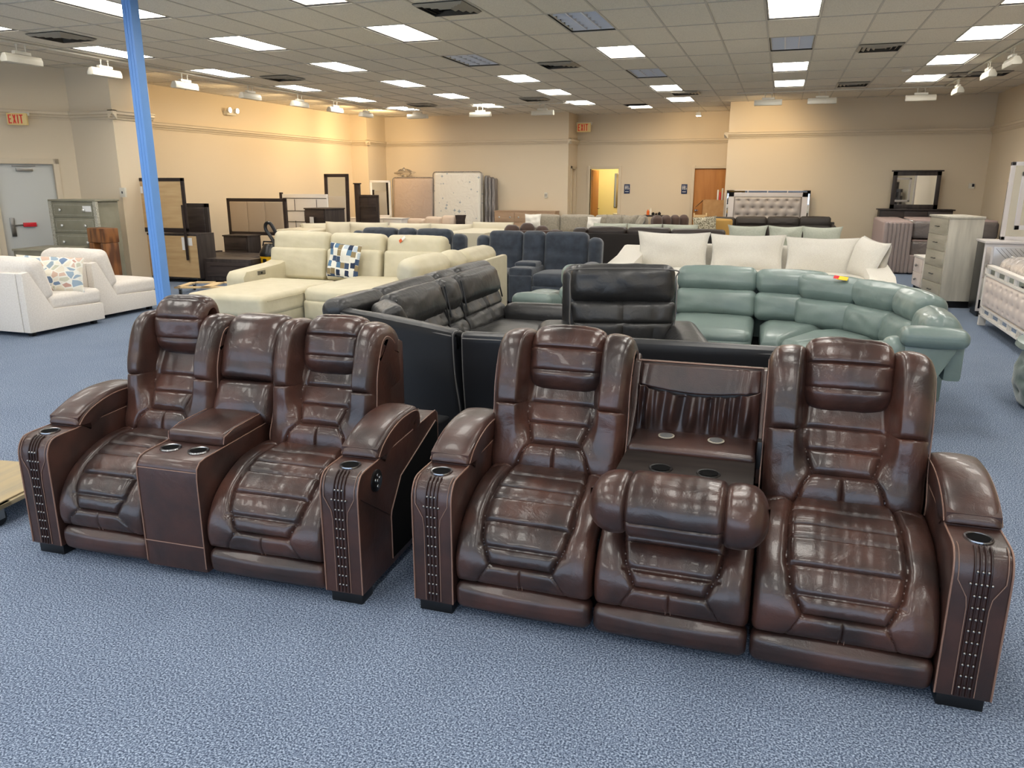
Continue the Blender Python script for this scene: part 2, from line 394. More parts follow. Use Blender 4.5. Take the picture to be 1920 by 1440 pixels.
# troffers
def troffer(dark=False):
    t = thing('ceiling_light', 'x', 'light')
    hx, hy = .3, .60
    B('housing', 'ventdark' , t, (-hx, -hx + .01, -hy, hy, -.002, .1), (hx - .01, hx, -hy, hy, -.002, .1), (-hx, hx, -hy, -hy + .01, -.002, .1), (-hx, hx, hy - .01, hy, -.002, .1), bevel=0, smooth=False)
    B('frame', 'fixture', t, (-hx + .01, -hx + .022, -hy + .01, hy - .01, .012, .03), (hx - .022, hx - .01, -hy + .01, hy - .01, .012, .03), (-hx + .01, hx - .01, -hy + .01, -hy + .022, .012, .03), (-hx + .01, hx - .01, hy - .022, hy - .01, .012, .03), bevel=0, smooth=False)
    g = MB()
    if not dark:
        B('diffuser', 'diff', t, (-hx + .02, hx - .02, -hy + .02, hy - .02, .025, .03), bevel=0, smooth=False)
        for k in range(1, 3): g.box(-hx + .02 + k * .187 - .003, -hx + .02 + k * .187 + .003, -hy + .02, hy - .02, .02, .027)
        for k in range(1, 6): g.box(-hx + .02, hx - .02, -hy + .02 + k * .193 - .003, -hy + .02 + k * .193 + .003, .02, .027)
        g.build('louver', 'fixture', t, smooth=False)
    else:
        B('back_plate', 'louvershade', t, (-hx + .01, hx - .01, -hy + .01, hy - .01, .09, .1), bevel=0, smooth=False)
        for k in range(1, 3): g.box(-hx + .02 + k * .187 - .008, -hx + .02 + k * .187 + .008, -hy + .02, hy - .02, .01, .07)
        for k in range(0, 7):
            y = -hy + .02 + k * .193
            g.add([(-hx + .02, y - .022, .05), (hx - .02, y - .022, .05), (hx - .02, y, .012), (-hx + .02, y, .012), (hx - .02, y + .022, .05), (-hx + .02, y + .022, .05)], [(0, 1, 2, 3), (3, 2, 4, 5)])
        g.build('louver', 'louverm', t, smooth=False)
    return t
M['louverm'] = mat('parabolic_louver', S(214, 216, 224), .35, metal=.1)  # slats coloured pale to paint the bright reflections along an unlit louver
M['louvershade'] = mat('louver_gap_shade', S(34, 34, 40), .5)  # near-black plate paints the shade between the slats
lit0 = troffer(); dk0 = troffer(True); used = {0: 0, 1: 0}
rows = ['row nearest the camera overhead', 'second row', 'third row', 'fourth row', 'fifth row', 'sixth row']
colname = ['farthest left', 'second from left', 'third from left', 'fourth from left', 'fifth from left', 'rightmost']
for (X, Y) in lamps:
    d = isdead(X, Y); src = dk0 if d else lit0
    o = src if not used[d] else dup(src)
    used[d] = 1; o.location = (X, Y, CZ)
    ci = round((X + 9.87) / 2.458); ri = round((Y - 10.07) / 2.456)
    dist = {-1: 'nearest row', 0: 'second row back', 1: 'third row back', 2: 'fourth row back', 3: 'fifth row back', 4: 'sixth row back'}.get(ri, 'overhead behind the camera')
    if abs(X + 3.73) < .1: lab = 'lit fluorescent panel above the restroom alcove, nearest the back wall'
    elif d: lab = {(-2, 0): 'large unlit louvered ceiling light nearest the camera', (-5, 13): 'unlit louvered ceiling light left of the centre air vent, above the mattresses', (-2, 15): 'small unlit louvered ceiling light between two lit ones above the restroom door', (0, 13): 'unlit louvered ceiling light with rusty edges below the big lit one at right'}.get((round(X), round(Y)), 'unlit louvered ceiling light')
    else: lab = 'lit fluorescent ceiling light, %s column, %s' % (colname[max(0, min(5, ci))], dist)
    if ri < -1: tag(o, 'lit fluorescent ceiling light overhead behind the camera', 'light', 'ceiling lights behind the camera')
    else: tag(o, lab, 'light', 'rectangular ceiling lights')
# walls
wt = .15
def wall(n, *bx): return struct(B(n, 'wallp', None, *bx, bevel=0, smooth=False))
wall('wall_left', (-12.45, -12.3, 11.9, 22.4, 0, CZ))
wall('wall_pillar_left', (-12.45, -11.05, 11.05, 11.95, 0, CZ))
wall('wall_column_back_left', (-12.3, -11.75, 21.2, 22.4, 0, CZ))
wall('wall_back_left', (-12.45, -5.9, 22.35, 22.5, 0, CZ))
# alcove side wall with a door opening
wall('wall_alcove_side', (-6.05, -5.9, 22.5, 22.75, 0, CZ), (-6.05, -5.9, 22.75, 23.2, 2.17, CZ), (-6.05, -5.9, 23.2, 23.45, 0, CZ))
wall('wall_back', (-6.05, -5.49, 23.4, 23.55, 0, CZ), (-5.49, -4.63, 23.4, 23.55, 2.17, CZ), (-4.63, -2.42, 23.4, 23.55, 0, CZ), (-2.42, -1.55, 23.4, 23.55, 2.17, CZ), (-1.55, -1.25, 23.4, 23.55, 0, CZ))
wall('wall_alcove_right', (-1.38, -1.25, 20.8, 23.4, 0, CZ))
wall('wall_back_right', (-1.25, 4.55, 20.8, 20.95, 0, CZ))
wall('wall_right', (4.4, 4.55, -4, 20.8, 0, CZ))
wall('wall_left_near', (-15.15, -15, -4, 6.0, 0, CZ))
# diagonal wall with exit door; local x runs along the wall from the pillar corner towards the viewer
dv = Vector((-.48, -.877, 0)).normalized(); dang = math.atan2(dv.y, dv.x)
dcorner = Vector((-11.98, 11.08, 0))
def dwall(n, m, *bx, **k):
    o = B(n, m, None, *bx, **k); o.location = dcorner; o.rotation_euler = (0, 0, dang); return o
dd0, dd1 = .38, 1.34
struct(dwall('wall_diagonal', 'wallp', (0, dd0, -.15, 0, 0, CZ), (dd0, dd1, -.15, 0, 2.13, CZ), (dd1, 6.2, -.15, 0, 0, CZ), bevel=0, smooth=False))
# front wall, shopfront glazing behind the camera
struct(B('wall_front', 'wallp', None, (-15, 4.5, -4.15, -4, 3.1, CZ), (-15, 4.5, -4.15, -4, 0, .15), (3.6, 4.5, -4.15, -4, .15, 3.1), (-15, -14.4, -4.15, -4, .15, 3.1), bevel=0, smooth=False))
wf = MB()
for k in range(13): wf.box(-14.4 + 1.5 * k - .03, -14.4 + 1.5 * k + .03, -4.12, -4.03, .15, 3.1)
wf.box(-14.4, 3.6, -4.12, -4.03, 2.2, 2.26); struct(wf.build('window_1', 'steel', smooth=False))
# crown moulding at 2.92
prof = [(0, -.07), (.018, -.07), (.024, -.045), (.045, -.03), (.06, 0), (.085, .012), (.085, .05), (.1, .06), (.1, .075), (0, .075)]
def crown(n, p, q, nx, ny):
    p = Vector(p); q = Vector(q); d = (q - p).normalized(); nn = Vector((nx, ny, 0))
    vs = [p + nn * a + Vector((0, 0, 2.92 + z)) for a, z in prof] + [q + nn * a + Vector((0, 0, 2.92 + z)) for a, z in prof]
    k = len(prof); fs = [tuple(range(k)), tuple(range(k, 2 * k))[::-1]] + [(i, (i + 1) % k, k + (i + 1) % k, k + i) for i in range(k)]
    struct(MB().add(vs, fs).build(n, 'trimp', smooth=False))
tn = 3
for p, q, nx, ny in [((-12.3, 11.95, 0), (-12.3, 21.2, 0), 1, 0), ((-12.3, 21.2, 0), (-11.65, 21.2, 0), 0, -1), ((-11.75, 21.1, 0), (-11.75, 22.35, 0), 1, 0), ((-12.0, 11.05, 0), (-10.95, 11.05, 0), 0, -1), ((-11.05, 10.95, 0), (-11.05, 11.95, 0), 1, 0),
                     ((-11.75, 22.35, 0), (-5.8, 22.35, 0), 0, -1), ((-5.9, 22.25, 0), (-5.9, 23.4, 0), 1, 0), ((-5.9, 23.4, 0), (-1.38, 23.4, 0), 0, -1), ((-1.48, 20.8, 0), (4.4, 20.8, 0), 0, -1), ((-1.38, 20.7, 0), (-1.38, 23.4, 0), -1, 0), ((4.4, -4, 0), (4.4, 20.8, 0), -1, 0)]:
    crown('trim_%d' % tn, p, q, nx, ny); tn += 1
crown('trim_%d' % tn, dcorner, dcorner + dv * 6, .877, -.48); tn += 1
for n, bx in [('baseboard_left', (-12.3, -12.285, 11.95, 21.2, 0, .1)), ('baseboard_back', (-11.75, -5.9, 22.335, 22.35, 0, .1)), ('baseboard_back_right', (-1.38, 4.4, 20.785, 20.8, 0, .12)), ('baseboard_right', (4.385, 4.4, -4, 20.8, 0, .1)), ('baseboard_alcove', (-4.55, -2.5, 23.385, 23.4, 0, .1))]:
    struct(B(n, 'trimp', None, bx, bevel=0, smooth=False))
# exit door in the diagonal wall
d1 = dwall('door_1', 'doorp', (dd0 + .03, dd1 - .03, -.11, -.065, .01, 2.1)); struct(d1)
fr = B('door_frame', 'trimp', d1, (dd0 - .06, dd0 + .03, -.15, .02, 0, 2.19), (dd1 - .03, dd1 + .06, -.15, .02, 0, 2.19), (dd0 - .06, dd1 + .06, -.15, .02, 2.1, 2.19))
cl = B('door_closer', 'steel', d1, (dd0 + .35, dd0 + .6, -.065, -.01, 1.98, 2.03), (dd0 + .3, dd0 + .66, -.04, -.03, 2.06, 2.075)); cl['label'] = 'metal door closer arm'
lk = B('panic_lock', 'steel', d1, (dd1 - .22, dd1 - .15, -.065, -.03, .88, 1.2)); hb = B('push_bar', 'red', d1, (dd1 - .54, dd1 - .34, -.05, -.01, 1.04, 1.11)); hb['label'] = 'red push handle'
B('bar_stem', 'steel', d1, (dd1 - .34, dd1 - .15, -.045, -.03, 1.06, 1.085))
# back doors
def frame(n, x0, x1, Y, zt, parent):
    return B(n, 'trimp', parent, (x0 - .09, x0, Y - .03, Y + .12, 0, zt + .09), (x1, x1 + .09, Y - .03, Y + .12, 0, zt + .09), (x0, x1, Y - .03, Y + .12, zt, zt + .09))
d2 = struct(B('door_2', 'oakdoor', None, (-5.49, -5.445, 23.56, 24.4, .01, 2.15)))
frame('door_frame', -5.49, -4.63, 23.4, 2.17, d2); B('door_handle', 'chrome', d2, (-5.445, -5.38, 24.28, 24.3, .98, 1.0), (-5.40, -5.38, 24.18, 24.3, .98, 1.0))
B('hinge', 'steel', d2, (-5.45, -5.44, 23.54, 23.56, 1.85, 1.95))
d3 = struct(B('door_3', 'oakdoor', None, (-2.42, -1.55, 23.43, 23.475, .01, 2.17)))
frame('door_frame', -2.42, -1.55, 23.4, 2.17, d3)
kn = MB().lathe([(.012, 0), (.012, .05), (.03, .06), (.035, .09), (.02, .11), (0.001, .112)], (-2.33, 23.43, 1.0), 16, RX(PI / 2)); kn.box(-2.34, -2.26, 23.34, 23.36, .99, 1.01); kn.build('door_handle', 'chrome', d3)
d4 = struct(B('door_4', 'trimp', None, (-6.0, -5.96, 22.75, 23.2, .01, 2.17)))
B('door_frame', 'trimp', d4, (-5.9, -5.87, 22.67, 22.75, 0, 2.25), (-5.9, -5.87, 23.2, 23.28, 0, 2.25), (-5.9, -5.87, 22.67, 23.28, 2.17, 2.25)); B('door_handle', 'ventdark', d4, (-5.96, -5.9, 22.8, 22.85, .9, 1.15))
# restroom beyond door_2
struct(B('wall_restroom', 'restwall', None, (-6.2, -3.9, 25.6, 25.7, 0, 2.7), (-6.3, -6.2, 23.55, 25.7, 0, 2.7), (-3.9, -3.8, 23.55, 25.7, 0, 2.7), (-6.3, -3.8, 23.55, 25.7, 2.7, 2.75), bevel=0, smooth=False))
t = thing('wall_mirror', 'tall mirror on the restroom wall seen through the open doorway', 'mirror', (-4.95, 25.58, 1.55))
B('glass', 'mirror', t, (-.22, .22, -.012, 0, -.55, .5)); B('frame', 'steel', t, (-.24, .24, -.008, .01, -.57, .52))
t = thing('wash_basin', 'white basin on the restroom wall below the mirror', 'sink', (-4.95, 25.6, .8))
MB().lathe([(.05, -.12), (.16, -.08), (.22, 0), (.2, .01), (.14, -.05), (.02, -.07)], (0, -.24, 0), 24).build('basin', 'porcelain', t)
MB().tube([(0, -.06, 0), (0, -.06, .14), (0, -.1, .19), (0, -.18, .17)], .012).build('tap', 'chrome', t)
t = thing('restroom_light', 'ceiling light glowing inside the restroom', 'light', (-5.2, 24.6, 2.69)); B('panel', 'restglow', t, (-.3, .3, -.3, .3, -.02, 0)); B('frame', 'fixture', t, (-.33, .33, -.33, .33, -.008, .008))
# restroom signs: blue plaques with two figures and a line of raised lettering
for X, w in [(-4.36, 'left'), (-2.69, 'right')]:
    t = thing('restroom_sign', 'small dark blue restroom plaque on the wall %s' % ('right of the open restroom doorway' if w == 'left' else 'left of the oak door'), 'sign', (X, 23.39, 1.6), 0, 'restroom plaques')
    B('plaque', 'signblue', t, (-.085, .085, -.008, .008, -.135, .135))
    f = MB()
    for cx, sk in ((-.042, 1), (.0, 0)):
        f.lathe([(.001, 0), (.012, .002), (.001, .004)], (cx, -.01, .085), 10, RX(PI / 2)); f.box(cx - .012, cx + .012, -.013, -.009, .02, .07)
        if sk: f.prism([(cx - .02, .02), (cx + .02, .02), (cx + .01, .05), (cx - .01, .05)], -.013, -.009, 'y')
        f.box(cx - .009, cx - .002, -.013, -.009, -.02, .02); f.box(cx + .002, cx + .009, -.013, -.009, -.02, .02)
    f.tube([(.045 + .022 * math.cos(a), -.011, .005 + .022 * math.sin(a)) for a in np.linspace(-2.6, 1.2, 10)], .004); f.box(.035, .043, -.013, -.009, .0, .06); f.box(.035, .06, -.013, -.009, .02, .028); f.lathe([(.001, 0), (.01, .002), (.001, .004)], (.038, -.01, .078), 10, RX(PI / 2))
    f.build('pictograms', 'papertag', t)
    g = MB(); x = -.05
    for k in range(8): g.box(x, x + .009, -.012, -.009, -.09, -.07); x += .013
    g.build('raised_lettering', 'papertag', t)
# exit signs
def exit_sign(label, loc, rz, s=1.0):
    t = thing('exit_sign', label, 'sign', loc, rz, 'exit signs')
    B('sign_box', 'signcream', t, (-.16 * s, .16 * s, -.03, .03, -.1 * s, .1 * s), bevel=.006)
    h = .075 * s; w = .052 * s; st = .018 * s; f = MB(); y0, y1 = -.036, -.029
    def L(x0, x1, z0, z1): f.box(x0, x1, y0, y1, z0, z1)
    x = -.135 * s
    L(x, x + st, -h, h); L(x, x + w, h - st, h); L(x, x + w * .85, -st / 2, st / 2); L(x, x + w, -h, -h + st)
    x += .072 * s
    for a, b_ in (((x, -h), (x + w, h)), ((x, h), (x + w, -h))):
        f.prism([(a[0], a[1]), (a[0] + st, a[1]), (b_[0], b_[1]), (b_[0] - st, b_[1])], y0, y1, 'y')
    x += .072 * s; L(x, x + st, -h, h); x += .038 * s + st * 0
    L(x + w / 2 - st / 2, x + w / 2 + st / 2, -h, h); L(x - .004, x + w + .004, h - st, h)
    f.build('lettering', 'exitred', t, smooth=False)
    B('mounting_plate', 'fixture', t, (-.19 * s, .19 * s, .03, .04, .06 * s, .12 * s))
    return t
p = dcorner + dv * .88 + Vector((.877 * .16, -.48 * .16, 2.82))
exit_sign('red lettered EXIT sign mounted over the grey exit door at left', tuple(p), math.radians(30), .95)
exit_sign('EXIT sign high on the corner wall by the restroom alcove', (-5.62, 23.0, 3.33), 0, 1.25)
# emergency light
t = thing('emergency_light', 'twin-headed emergency light glowing on the left wall', 'light', (-12.24, 15.7, 3.36))
B('battery_box', 'fixture', t, (-.05, .05, -.16, .16, -.07, .02))
for sy in (-.13, .13):
    h = MB().lathe([(.02, 0), (.05, .03), (.06, .09), (.058, .1)], (.02, sy, .03), 16, Matrix.Rotation(PI / 2, 4, 'Y')).build('lamp_head', 'fixture', t)
    MB().lathe([(.053, 0), (.04, .012), (.001, .016)], (.12, sy, .03), 16, Matrix.Rotation(PI / 2, 4, 'Y')).build('lamp_face', 'bulbw', h)
# track lights
HX, BY = -10.35, 19.55
rails = [((-10.35, 7.6), (-10.35, 19.7)), ((-10.35, 19.55), (-5.2, 19.55)), ((-1.1, 18.7), (3.2, 18.7)), ((3.0, 18.9), (3.0, 12.6))]
rl = ['white track rail running along the left side of the ceiling', 'white track rail crossing the ceiling in front of the mattress wall', 'white track rail crossing the ceiling before the right back wall', 'white track rail running along the right side of the ceiling']
for (a, b_), l in zip(rails, rl):
    x0, x1 = sorted((a[0], b_[0])); y0, y1 = sorted((a[1], b_[1]))
    tag(B('track_rail', 'fixture', None, (x0 - .018, x1 + .018, y0 - .018, y1 + .018, CZ - .035, CZ - .008)), l, 'track')
def head(lit=False):
    t = thing('track_light', 'x', 'light')
    h = MB()
    for s in (-1, 1): h.tube([(0, s * .07, .188), (0, s * .07, .1)], .008); h.lathe([(.018, 0), (.018, .02)], (0, s * .07, .17), 10)
    h.box(-.03, .03, -.13, .13, .06, .1); h.build('bracket', 'fixture', t)
    g = MB(); g.prism([(-.05, -.06), (.07, -.06), (.075, -.02), (.03, .05), (-.03, .055), (-.055, .0)], -.29, .29, 'y')
    g.build('lamp_housing', 'fixture', t, bevel=.008)
    return t
h0 = head(); first = True
def put(X, Y, rz, label):
    global first
    o = h0 if first else dup(h0); first = False
    o.location = (X, Y, 3.48); o.rotation_euler = (0, 0, rz); tag(o, label, 'light', 'track light heads'); return o
ord_ = ['nearest the left picture edge', 'above the left pillar', 'right of the blue pole', 'second right of the blue pole', 'third right of the blue pole', 'second from the far end', 'lit yellow at the far end']
for Y, l in zip([8.86, 10.32, 12.11, 13.97, 15.71, 17.2, 18.7], ord_): put(HX, Y, PI, 'long white track light on the left rail, ' + l)
for X, l in zip([-9.3, -7.52, -5.85], ['leftmost', 'middle', 'rightmost']): put(X, BY, PI / 2, 'long white track light on the rear rail above the mattresses, %s of three' % l)
for X, l in zip([-.45, .65, 2.55], ['leftmost', 'middle', 'rightmost']): put(X, 18.7, PI / 2, 'long pale track light before the right back wall, %s of three' % l)
for Y, l in zip([17.5, 15.1, 13.7], ['farthest', 'middle', 'nearest']): put(3.0, Y, 0, 'tilted track light on the right ceiling rail, %s of three' % l)
t = thing('track_light', 'single small lit spotlight hanging over the oak door', 'light', (-2.2, 21.4, 3.45)); B('lamp_housing', 'fixture', t, (-.06, .06, -.06, .06, 0, .08)); B('lamp_face', 'bulbw', t, (-.055, .055, -.055, .055, -.01, 0)); MB().tube([(0, 0, .08), (0, 0, .26)], .01).build('stem', 'fixture', t)
def spot(name, loc, tgt, power, col, size=1.6, blend=.8, rad=.1):
    l = D.lights.new(name, 'SPOT'); l.energy = power; l.color = col; l.spot_size = size; l.spot_blend = blend; l.shadow_soft_size = rad
    o = D.objects.new(name, l); COL.objects.link(o); o.location = loc
    o.rotation_euler = (Vector(tgt) - Vector(loc)).to_track_quat('-Z', 'Y').to_euler(); return o
for Y, pw in [(12.11, 22), (13.97, 46), (15.71, 56), (17.2, 66), (18.7, 120)]:
    spot('track_lamp', (HX - .12, Y, 3.42), (-12.3, Y + .3, 2.6), pw, (1, .72, .38), 2.4)
spot('track_lamp', (-10.4, 19.75, 3.42), (-11.9, 21.2, 3.0), 150, (1, .72, .38), 2.3)
spot('track_lamp', (-2.2, 21.35, 3.42), (-2.2, 23.4, 2.2), 90, (1, .74, .42), 2.2)
spot('track_lamp', (-.45, 18.95, 3.4), (-.8, 20.8, 2.2), 100, (1, .74, .42), 2.2)
# air vents, smoke detectors
def vent():
    t = thing('ceiling_vent', 'x', 'vent'); f = MB()
    f.box(-.3, .3, -.3, .3, -.004, 0); o = f.build('backing', 'ventdark', t)
    g = MB()
    for k, s in enumerate((.3, .235, .17, .105)):
        z0 = -.004 - .006; 
        for sx in (-1, 1):
            g.add([(sx * s, -s, -.004), (sx * s, s, -.004), (sx * (s - .035), s - .035, -.03), (sx * (s - .035), -s + .035, -.03)], [(0, 1, 2, 3)])
            g.add([(-s, sx * s, -.004), (s, sx * s, -.004), (s - .035, sx * (s - .035), -.03), (-s + .035, sx * (s - .035), -.03)], [(0, 1, 2, 3)])
    g.build('louvers', 'ventm', t, smooth=False); return t
v0 = vent()
vl = [(-9.4, 8.7, 'dark streaked square air vent at left beside the blue pole'), (-9.1, 13.3, 'air vent at left between two lit panels behind the blue pole'), (-3.75, 8.75, 'largest square air vent at the top centre of the ceiling'), (-8.85, 18.9, 'far air vent above the mattresses'), (-3.71, 13.35, 'square air vent in the middle of the ceiling'), (-5.73, 18.5, 'far air vent above the pillow sofas'), (1.18, 13.2, 'square air vent at right beside the unlit panel'), (1.16, 17.8, 'far air vent in front of the right back wall'), (3.2, 16.9, 'long dark return vent by the right track rail'), (-2.2, 18.3, 'air vent tight against a lit panel above the alcove')]
for i, (X, Y, l) in enumerate(vl):
    o = v0 if i == 0 else dup(v0); o.location = (X, Y, CZ - .008); tag(o, l, 'vent', 'ceiling air vents')
    if i == 8: o.scale = (1.7, .9, 1)
for X, Y, l in [(-8.88, 16.6, 'small round smoke detector on the ceiling far left'), (1.9, 15.9, 'flat round smoke detector on the ceiling at right')]:
    o = MB().lathe([(.09, 0), (.09, -.02), (.07, -.04), (.001, -.045)], (0, 0, 0), 20).build('smoke_detector', 'fixture', loc=(X, Y, CZ - .006)); tag(o, l, 'detector')
t = thing('thermostat', 'small thermostat with a dark display on the right back wall', 'thermostat', (4.13, 20.78, 1.72)); B('case', 'fixture', t, (-.06, .06, -.02, .01, -.07, .05)); B('display', 'ink', t, (-.0, .05, -.026, -.018, -.03, .035))
t = thing('wall_switch', 'beige double switch plate on the back wall above the tan dresser', 'switch', (-6.55, 22.33, 1.42)); B('plate', 'fixture', t, (-.05, .05, -.01, .01, -.08, .08)); B('toggle', 'ink', t, (-.03, -.015, -.016, -.008, -.04, .04), (.015, .03, -.016, -.008, -.04, .04))
t = thing('wall_switch', 'white control box on the wall left of the leaning mirror back', 'switch', (-10.98, 11.02, 1.62)); B('plate', 'fixture', t, (-.06, .06, -.03, .01, -.08, .08)); B('toggle', 'ink', t, (-.01, .01, -.04, -.025, -.02, .02))
# blue steel column
t = thing('steel_column', 'sky blue painted square steel column rising to the ceiling', 'column', (-6.49, 6.90, 0), 0)
B('post', 'bluepaint', t, (-.057, .057, -.057, .057, 0, CZ - .005), bevel=.006)
B('seam_strip', 'bluepaint', t, (-.03, -.012, -.061, -.05, 0, CZ - .01), (.016, .026, -.061, -.05, 0, CZ - .01), bevel=.002)
# ------------------------------------------------------------------ brown leather power recliners
SEATP = [(.64, .475), (.49, .518), (.39, .520), (.30, .508), (.21, .478), (.13, .435), (.065, .375), (.022, .30), (.012, .23), (.03, .165)]
BACKP = [(.925, .80), (.915, .93), (.895, 1.03), (.845, 1.082), (.785, 1.06), (.74, .985), (.705, .90), (.66, .82), (.595, .735), (.535, .655), (.495, .585), (.49, .52), (.53, .46)]
def brown_seat(t, x0, w, seed, name='seat_cushion'):
    P = Prof(SEATP); L = P.L; b = MB(); hw = w / 2
    k0 = w / .61
    q = s_at(P, .275, lo=.5); sq = [.03, .16, .34, q - .20, q - .09, q]; wq = [.155, .175, .196, .20, .18, .135]
    pan = [(-a, b_) for a, b_ in zip(wq, sq)] + [(a, b_) for a, b_ in list(zip(wq, sq))[::-1]]
    pan = [(x * k0, q) for x, q in pan]
    seams = [(pan, .009)]
    for s, k in ((s_at(P, .52, .36, 0), .18), (s_at(P, .50, .27, 0), .188), (s_at(P, .475, .205, 0), .195), (s_at(P, .415, .105, 0), .198), (s_at(P, .335, .04, 0), .185)): seams.append(([(-k * k0, s), (k * k0, s)], .0052, .62))
    seams += [([(-.135 * k0, q), (-.17, q + .05), (-.20, L)], .004, .5), ([(.135 * k0, q), (.17, q + .05), (.20, L)], .004, .5), ([(0, q), (0, L)], .004, .35)]
    seams += [([(-.178 * k0, .19), (-hw, .24)], .004, .4), ([(.178 * k0, .19), (hw, .24)], .004, .4)]
    amp = lambda X, Sv: np.where(inpoly(X, Sv, pan), .030, .026)
    sheet(b, P, w - .004, x0, seams, amp, r=.028, depth=.10, nx=120, ns=150, wrinkle=.0034, seed=seed)
    o = b.build(name, 'brown', t)
    th = MB()
    for xx in (-.010, .010): th.tube([on(P, x0 + xx, s, .017) for s in np.linspace(q + .015, L - .02, 8)], .0011, 5)
    th.build('stitching', 'thread', o)
    f = MB().rbox((x0, .052, .1), (w - .006, .1, .125), .035, (0, .012, .01), n=10, fn=lambda Q, U: np.stack([Q[:, 0], Q[:, 1] + .02 * (U[:, 2] < 0) * U[:, 2] * -1 * .6, Q[:, 2]], 1))
    f.build('footrest', 'brown2', t)
    return o
def brown_back(t, x0, w, seed, lift=0, fwd=0, side=0):
    P = Prof(BACKP); L = P.L; b = MB(); hw = w / 2
    top = .27; k0 = w / .62
    Z = lambda z: s_at(P, z)
    q = Z(.635); pan = [(-.155, top), (-.162, Z(.93)), (-.162, Z(.84)), (-.15, Z(.74)), (-.112, q), (.112, q), (.15, Z(.74)), (.162, Z(.84)), (.162, Z(.93)), (.155, top)]
    pan = [(x * k0, q) for x, q in pan]
    seams = [(pan, .011)]
    for s, k in ((Z(.795), .156), (Z(.715), .142)): seams.append(([(-k * k0, s), (k * k0, s)], .0055, .7))
    seams += [([(-.112 * k0, q), (-.15, q + .05), (-.175, q + .12), (-.178, L)], .005, .6), ([(.112 * k0, q), (.15, q + .05), (.175, q + .12), (.178, L)], .005, .6), ([(0, q), (0, L)], .005, .4)]
    seams += [([(-.15 * k0, Z(.805)), (-hw, Z(.805))], .006, .55), ([(.15 * k0, Z(.805)), (hw, Z(.805))], .006, .55)]
    def amp(X, Sv):
        a = np.where(inpoly(X, Sv, pan), .024, .036)
        return a * np.where((~inpoly(X, Sv, pan)) & (abs(X) > .12), 1 + .35 * np.exp(-((Sv - .33) / .18) ** 2), 1)
    ex = lambda X, Sv: - .045 * np.exp(-(abs(X) / .16) ** 6) * np.exp(-((Sv - .27) / .14) ** 4)
    def wing(V):
        V = np.array(V, float); x = abs(V[..., 0] - x0); z = V[..., 2]; a = np.clip((x - .135 * k0) / .06, 0, 1); a = a * a * (3 - 2 * a)
        g = np.clip((z - .60) / .32, 0, 1); g = g * g * (3 - 2 * g) * .135 * np.clip((.95 - V[..., 1]) / .12, 0, 1); V[..., 1] = V[..., 1] - a * g; return V
    hwf = lambda sn: 1.0 + .012 * np.sin(sn * 6) - .03 * np.clip((sn - .75) / .25, 0, 1)
    sheet(b, P, w - .006, x0, seams, amp, r=.035, depth=.12, nx=120, ns=150, hw=hwf, extra=ex, wrinkle=.0036, seed=seed, xf=wing)
    o = b.build('backrest', 'brown', t)
    w1 = MB(); k = -1 if side == 0 else side
    for sg in (-1, 1): w1.tube([tuple(wing(on(P, x0 + sg * (w / 2 - .003) , s, -.022))) for s in np.linspace(.22, L - .05, 40)], .0032, 6)
    w1.build('piping', 'welt', o)
    # headrest pillow
    HP = Prof([(.80, .90), (.84, .985), (.845, 1.07), (.81, 1.115), (.745, 1.115), (.69, 1.07), (.662, 1.0), (.650, .945), (.662, .895), (.70, .865), (.75, .862), (.81, .89)])
    hb = MB(); hs = [([(-.2, s), (.2, s)], .005, .75) for s in (.29, .395, .50)]
    def xf(V):
        V = V.copy(); c = np.array([0, .66, .95]); a = fwd
        y, z = V[..., 1] - c[1], V[..., 2] - c[2]
        V[..., 1] = c[1] + y * math.cos(a) + z * -math.sin(a); V[..., 2] = c[2] + y * math.sin(a) + z * math.cos(a) + lift; return V
    sheet(hb, HP, .345 * w / .62, x0, hs, .026, r=.03, depth=0, nx=60, ns=110, wrinkle=.0034, seed=seed + 5, xf=xf, extra=lambda X, Sv: -.01 * (X / .16) ** 4)
    hr = hb.build('headrest', 'brown', t)
    return o
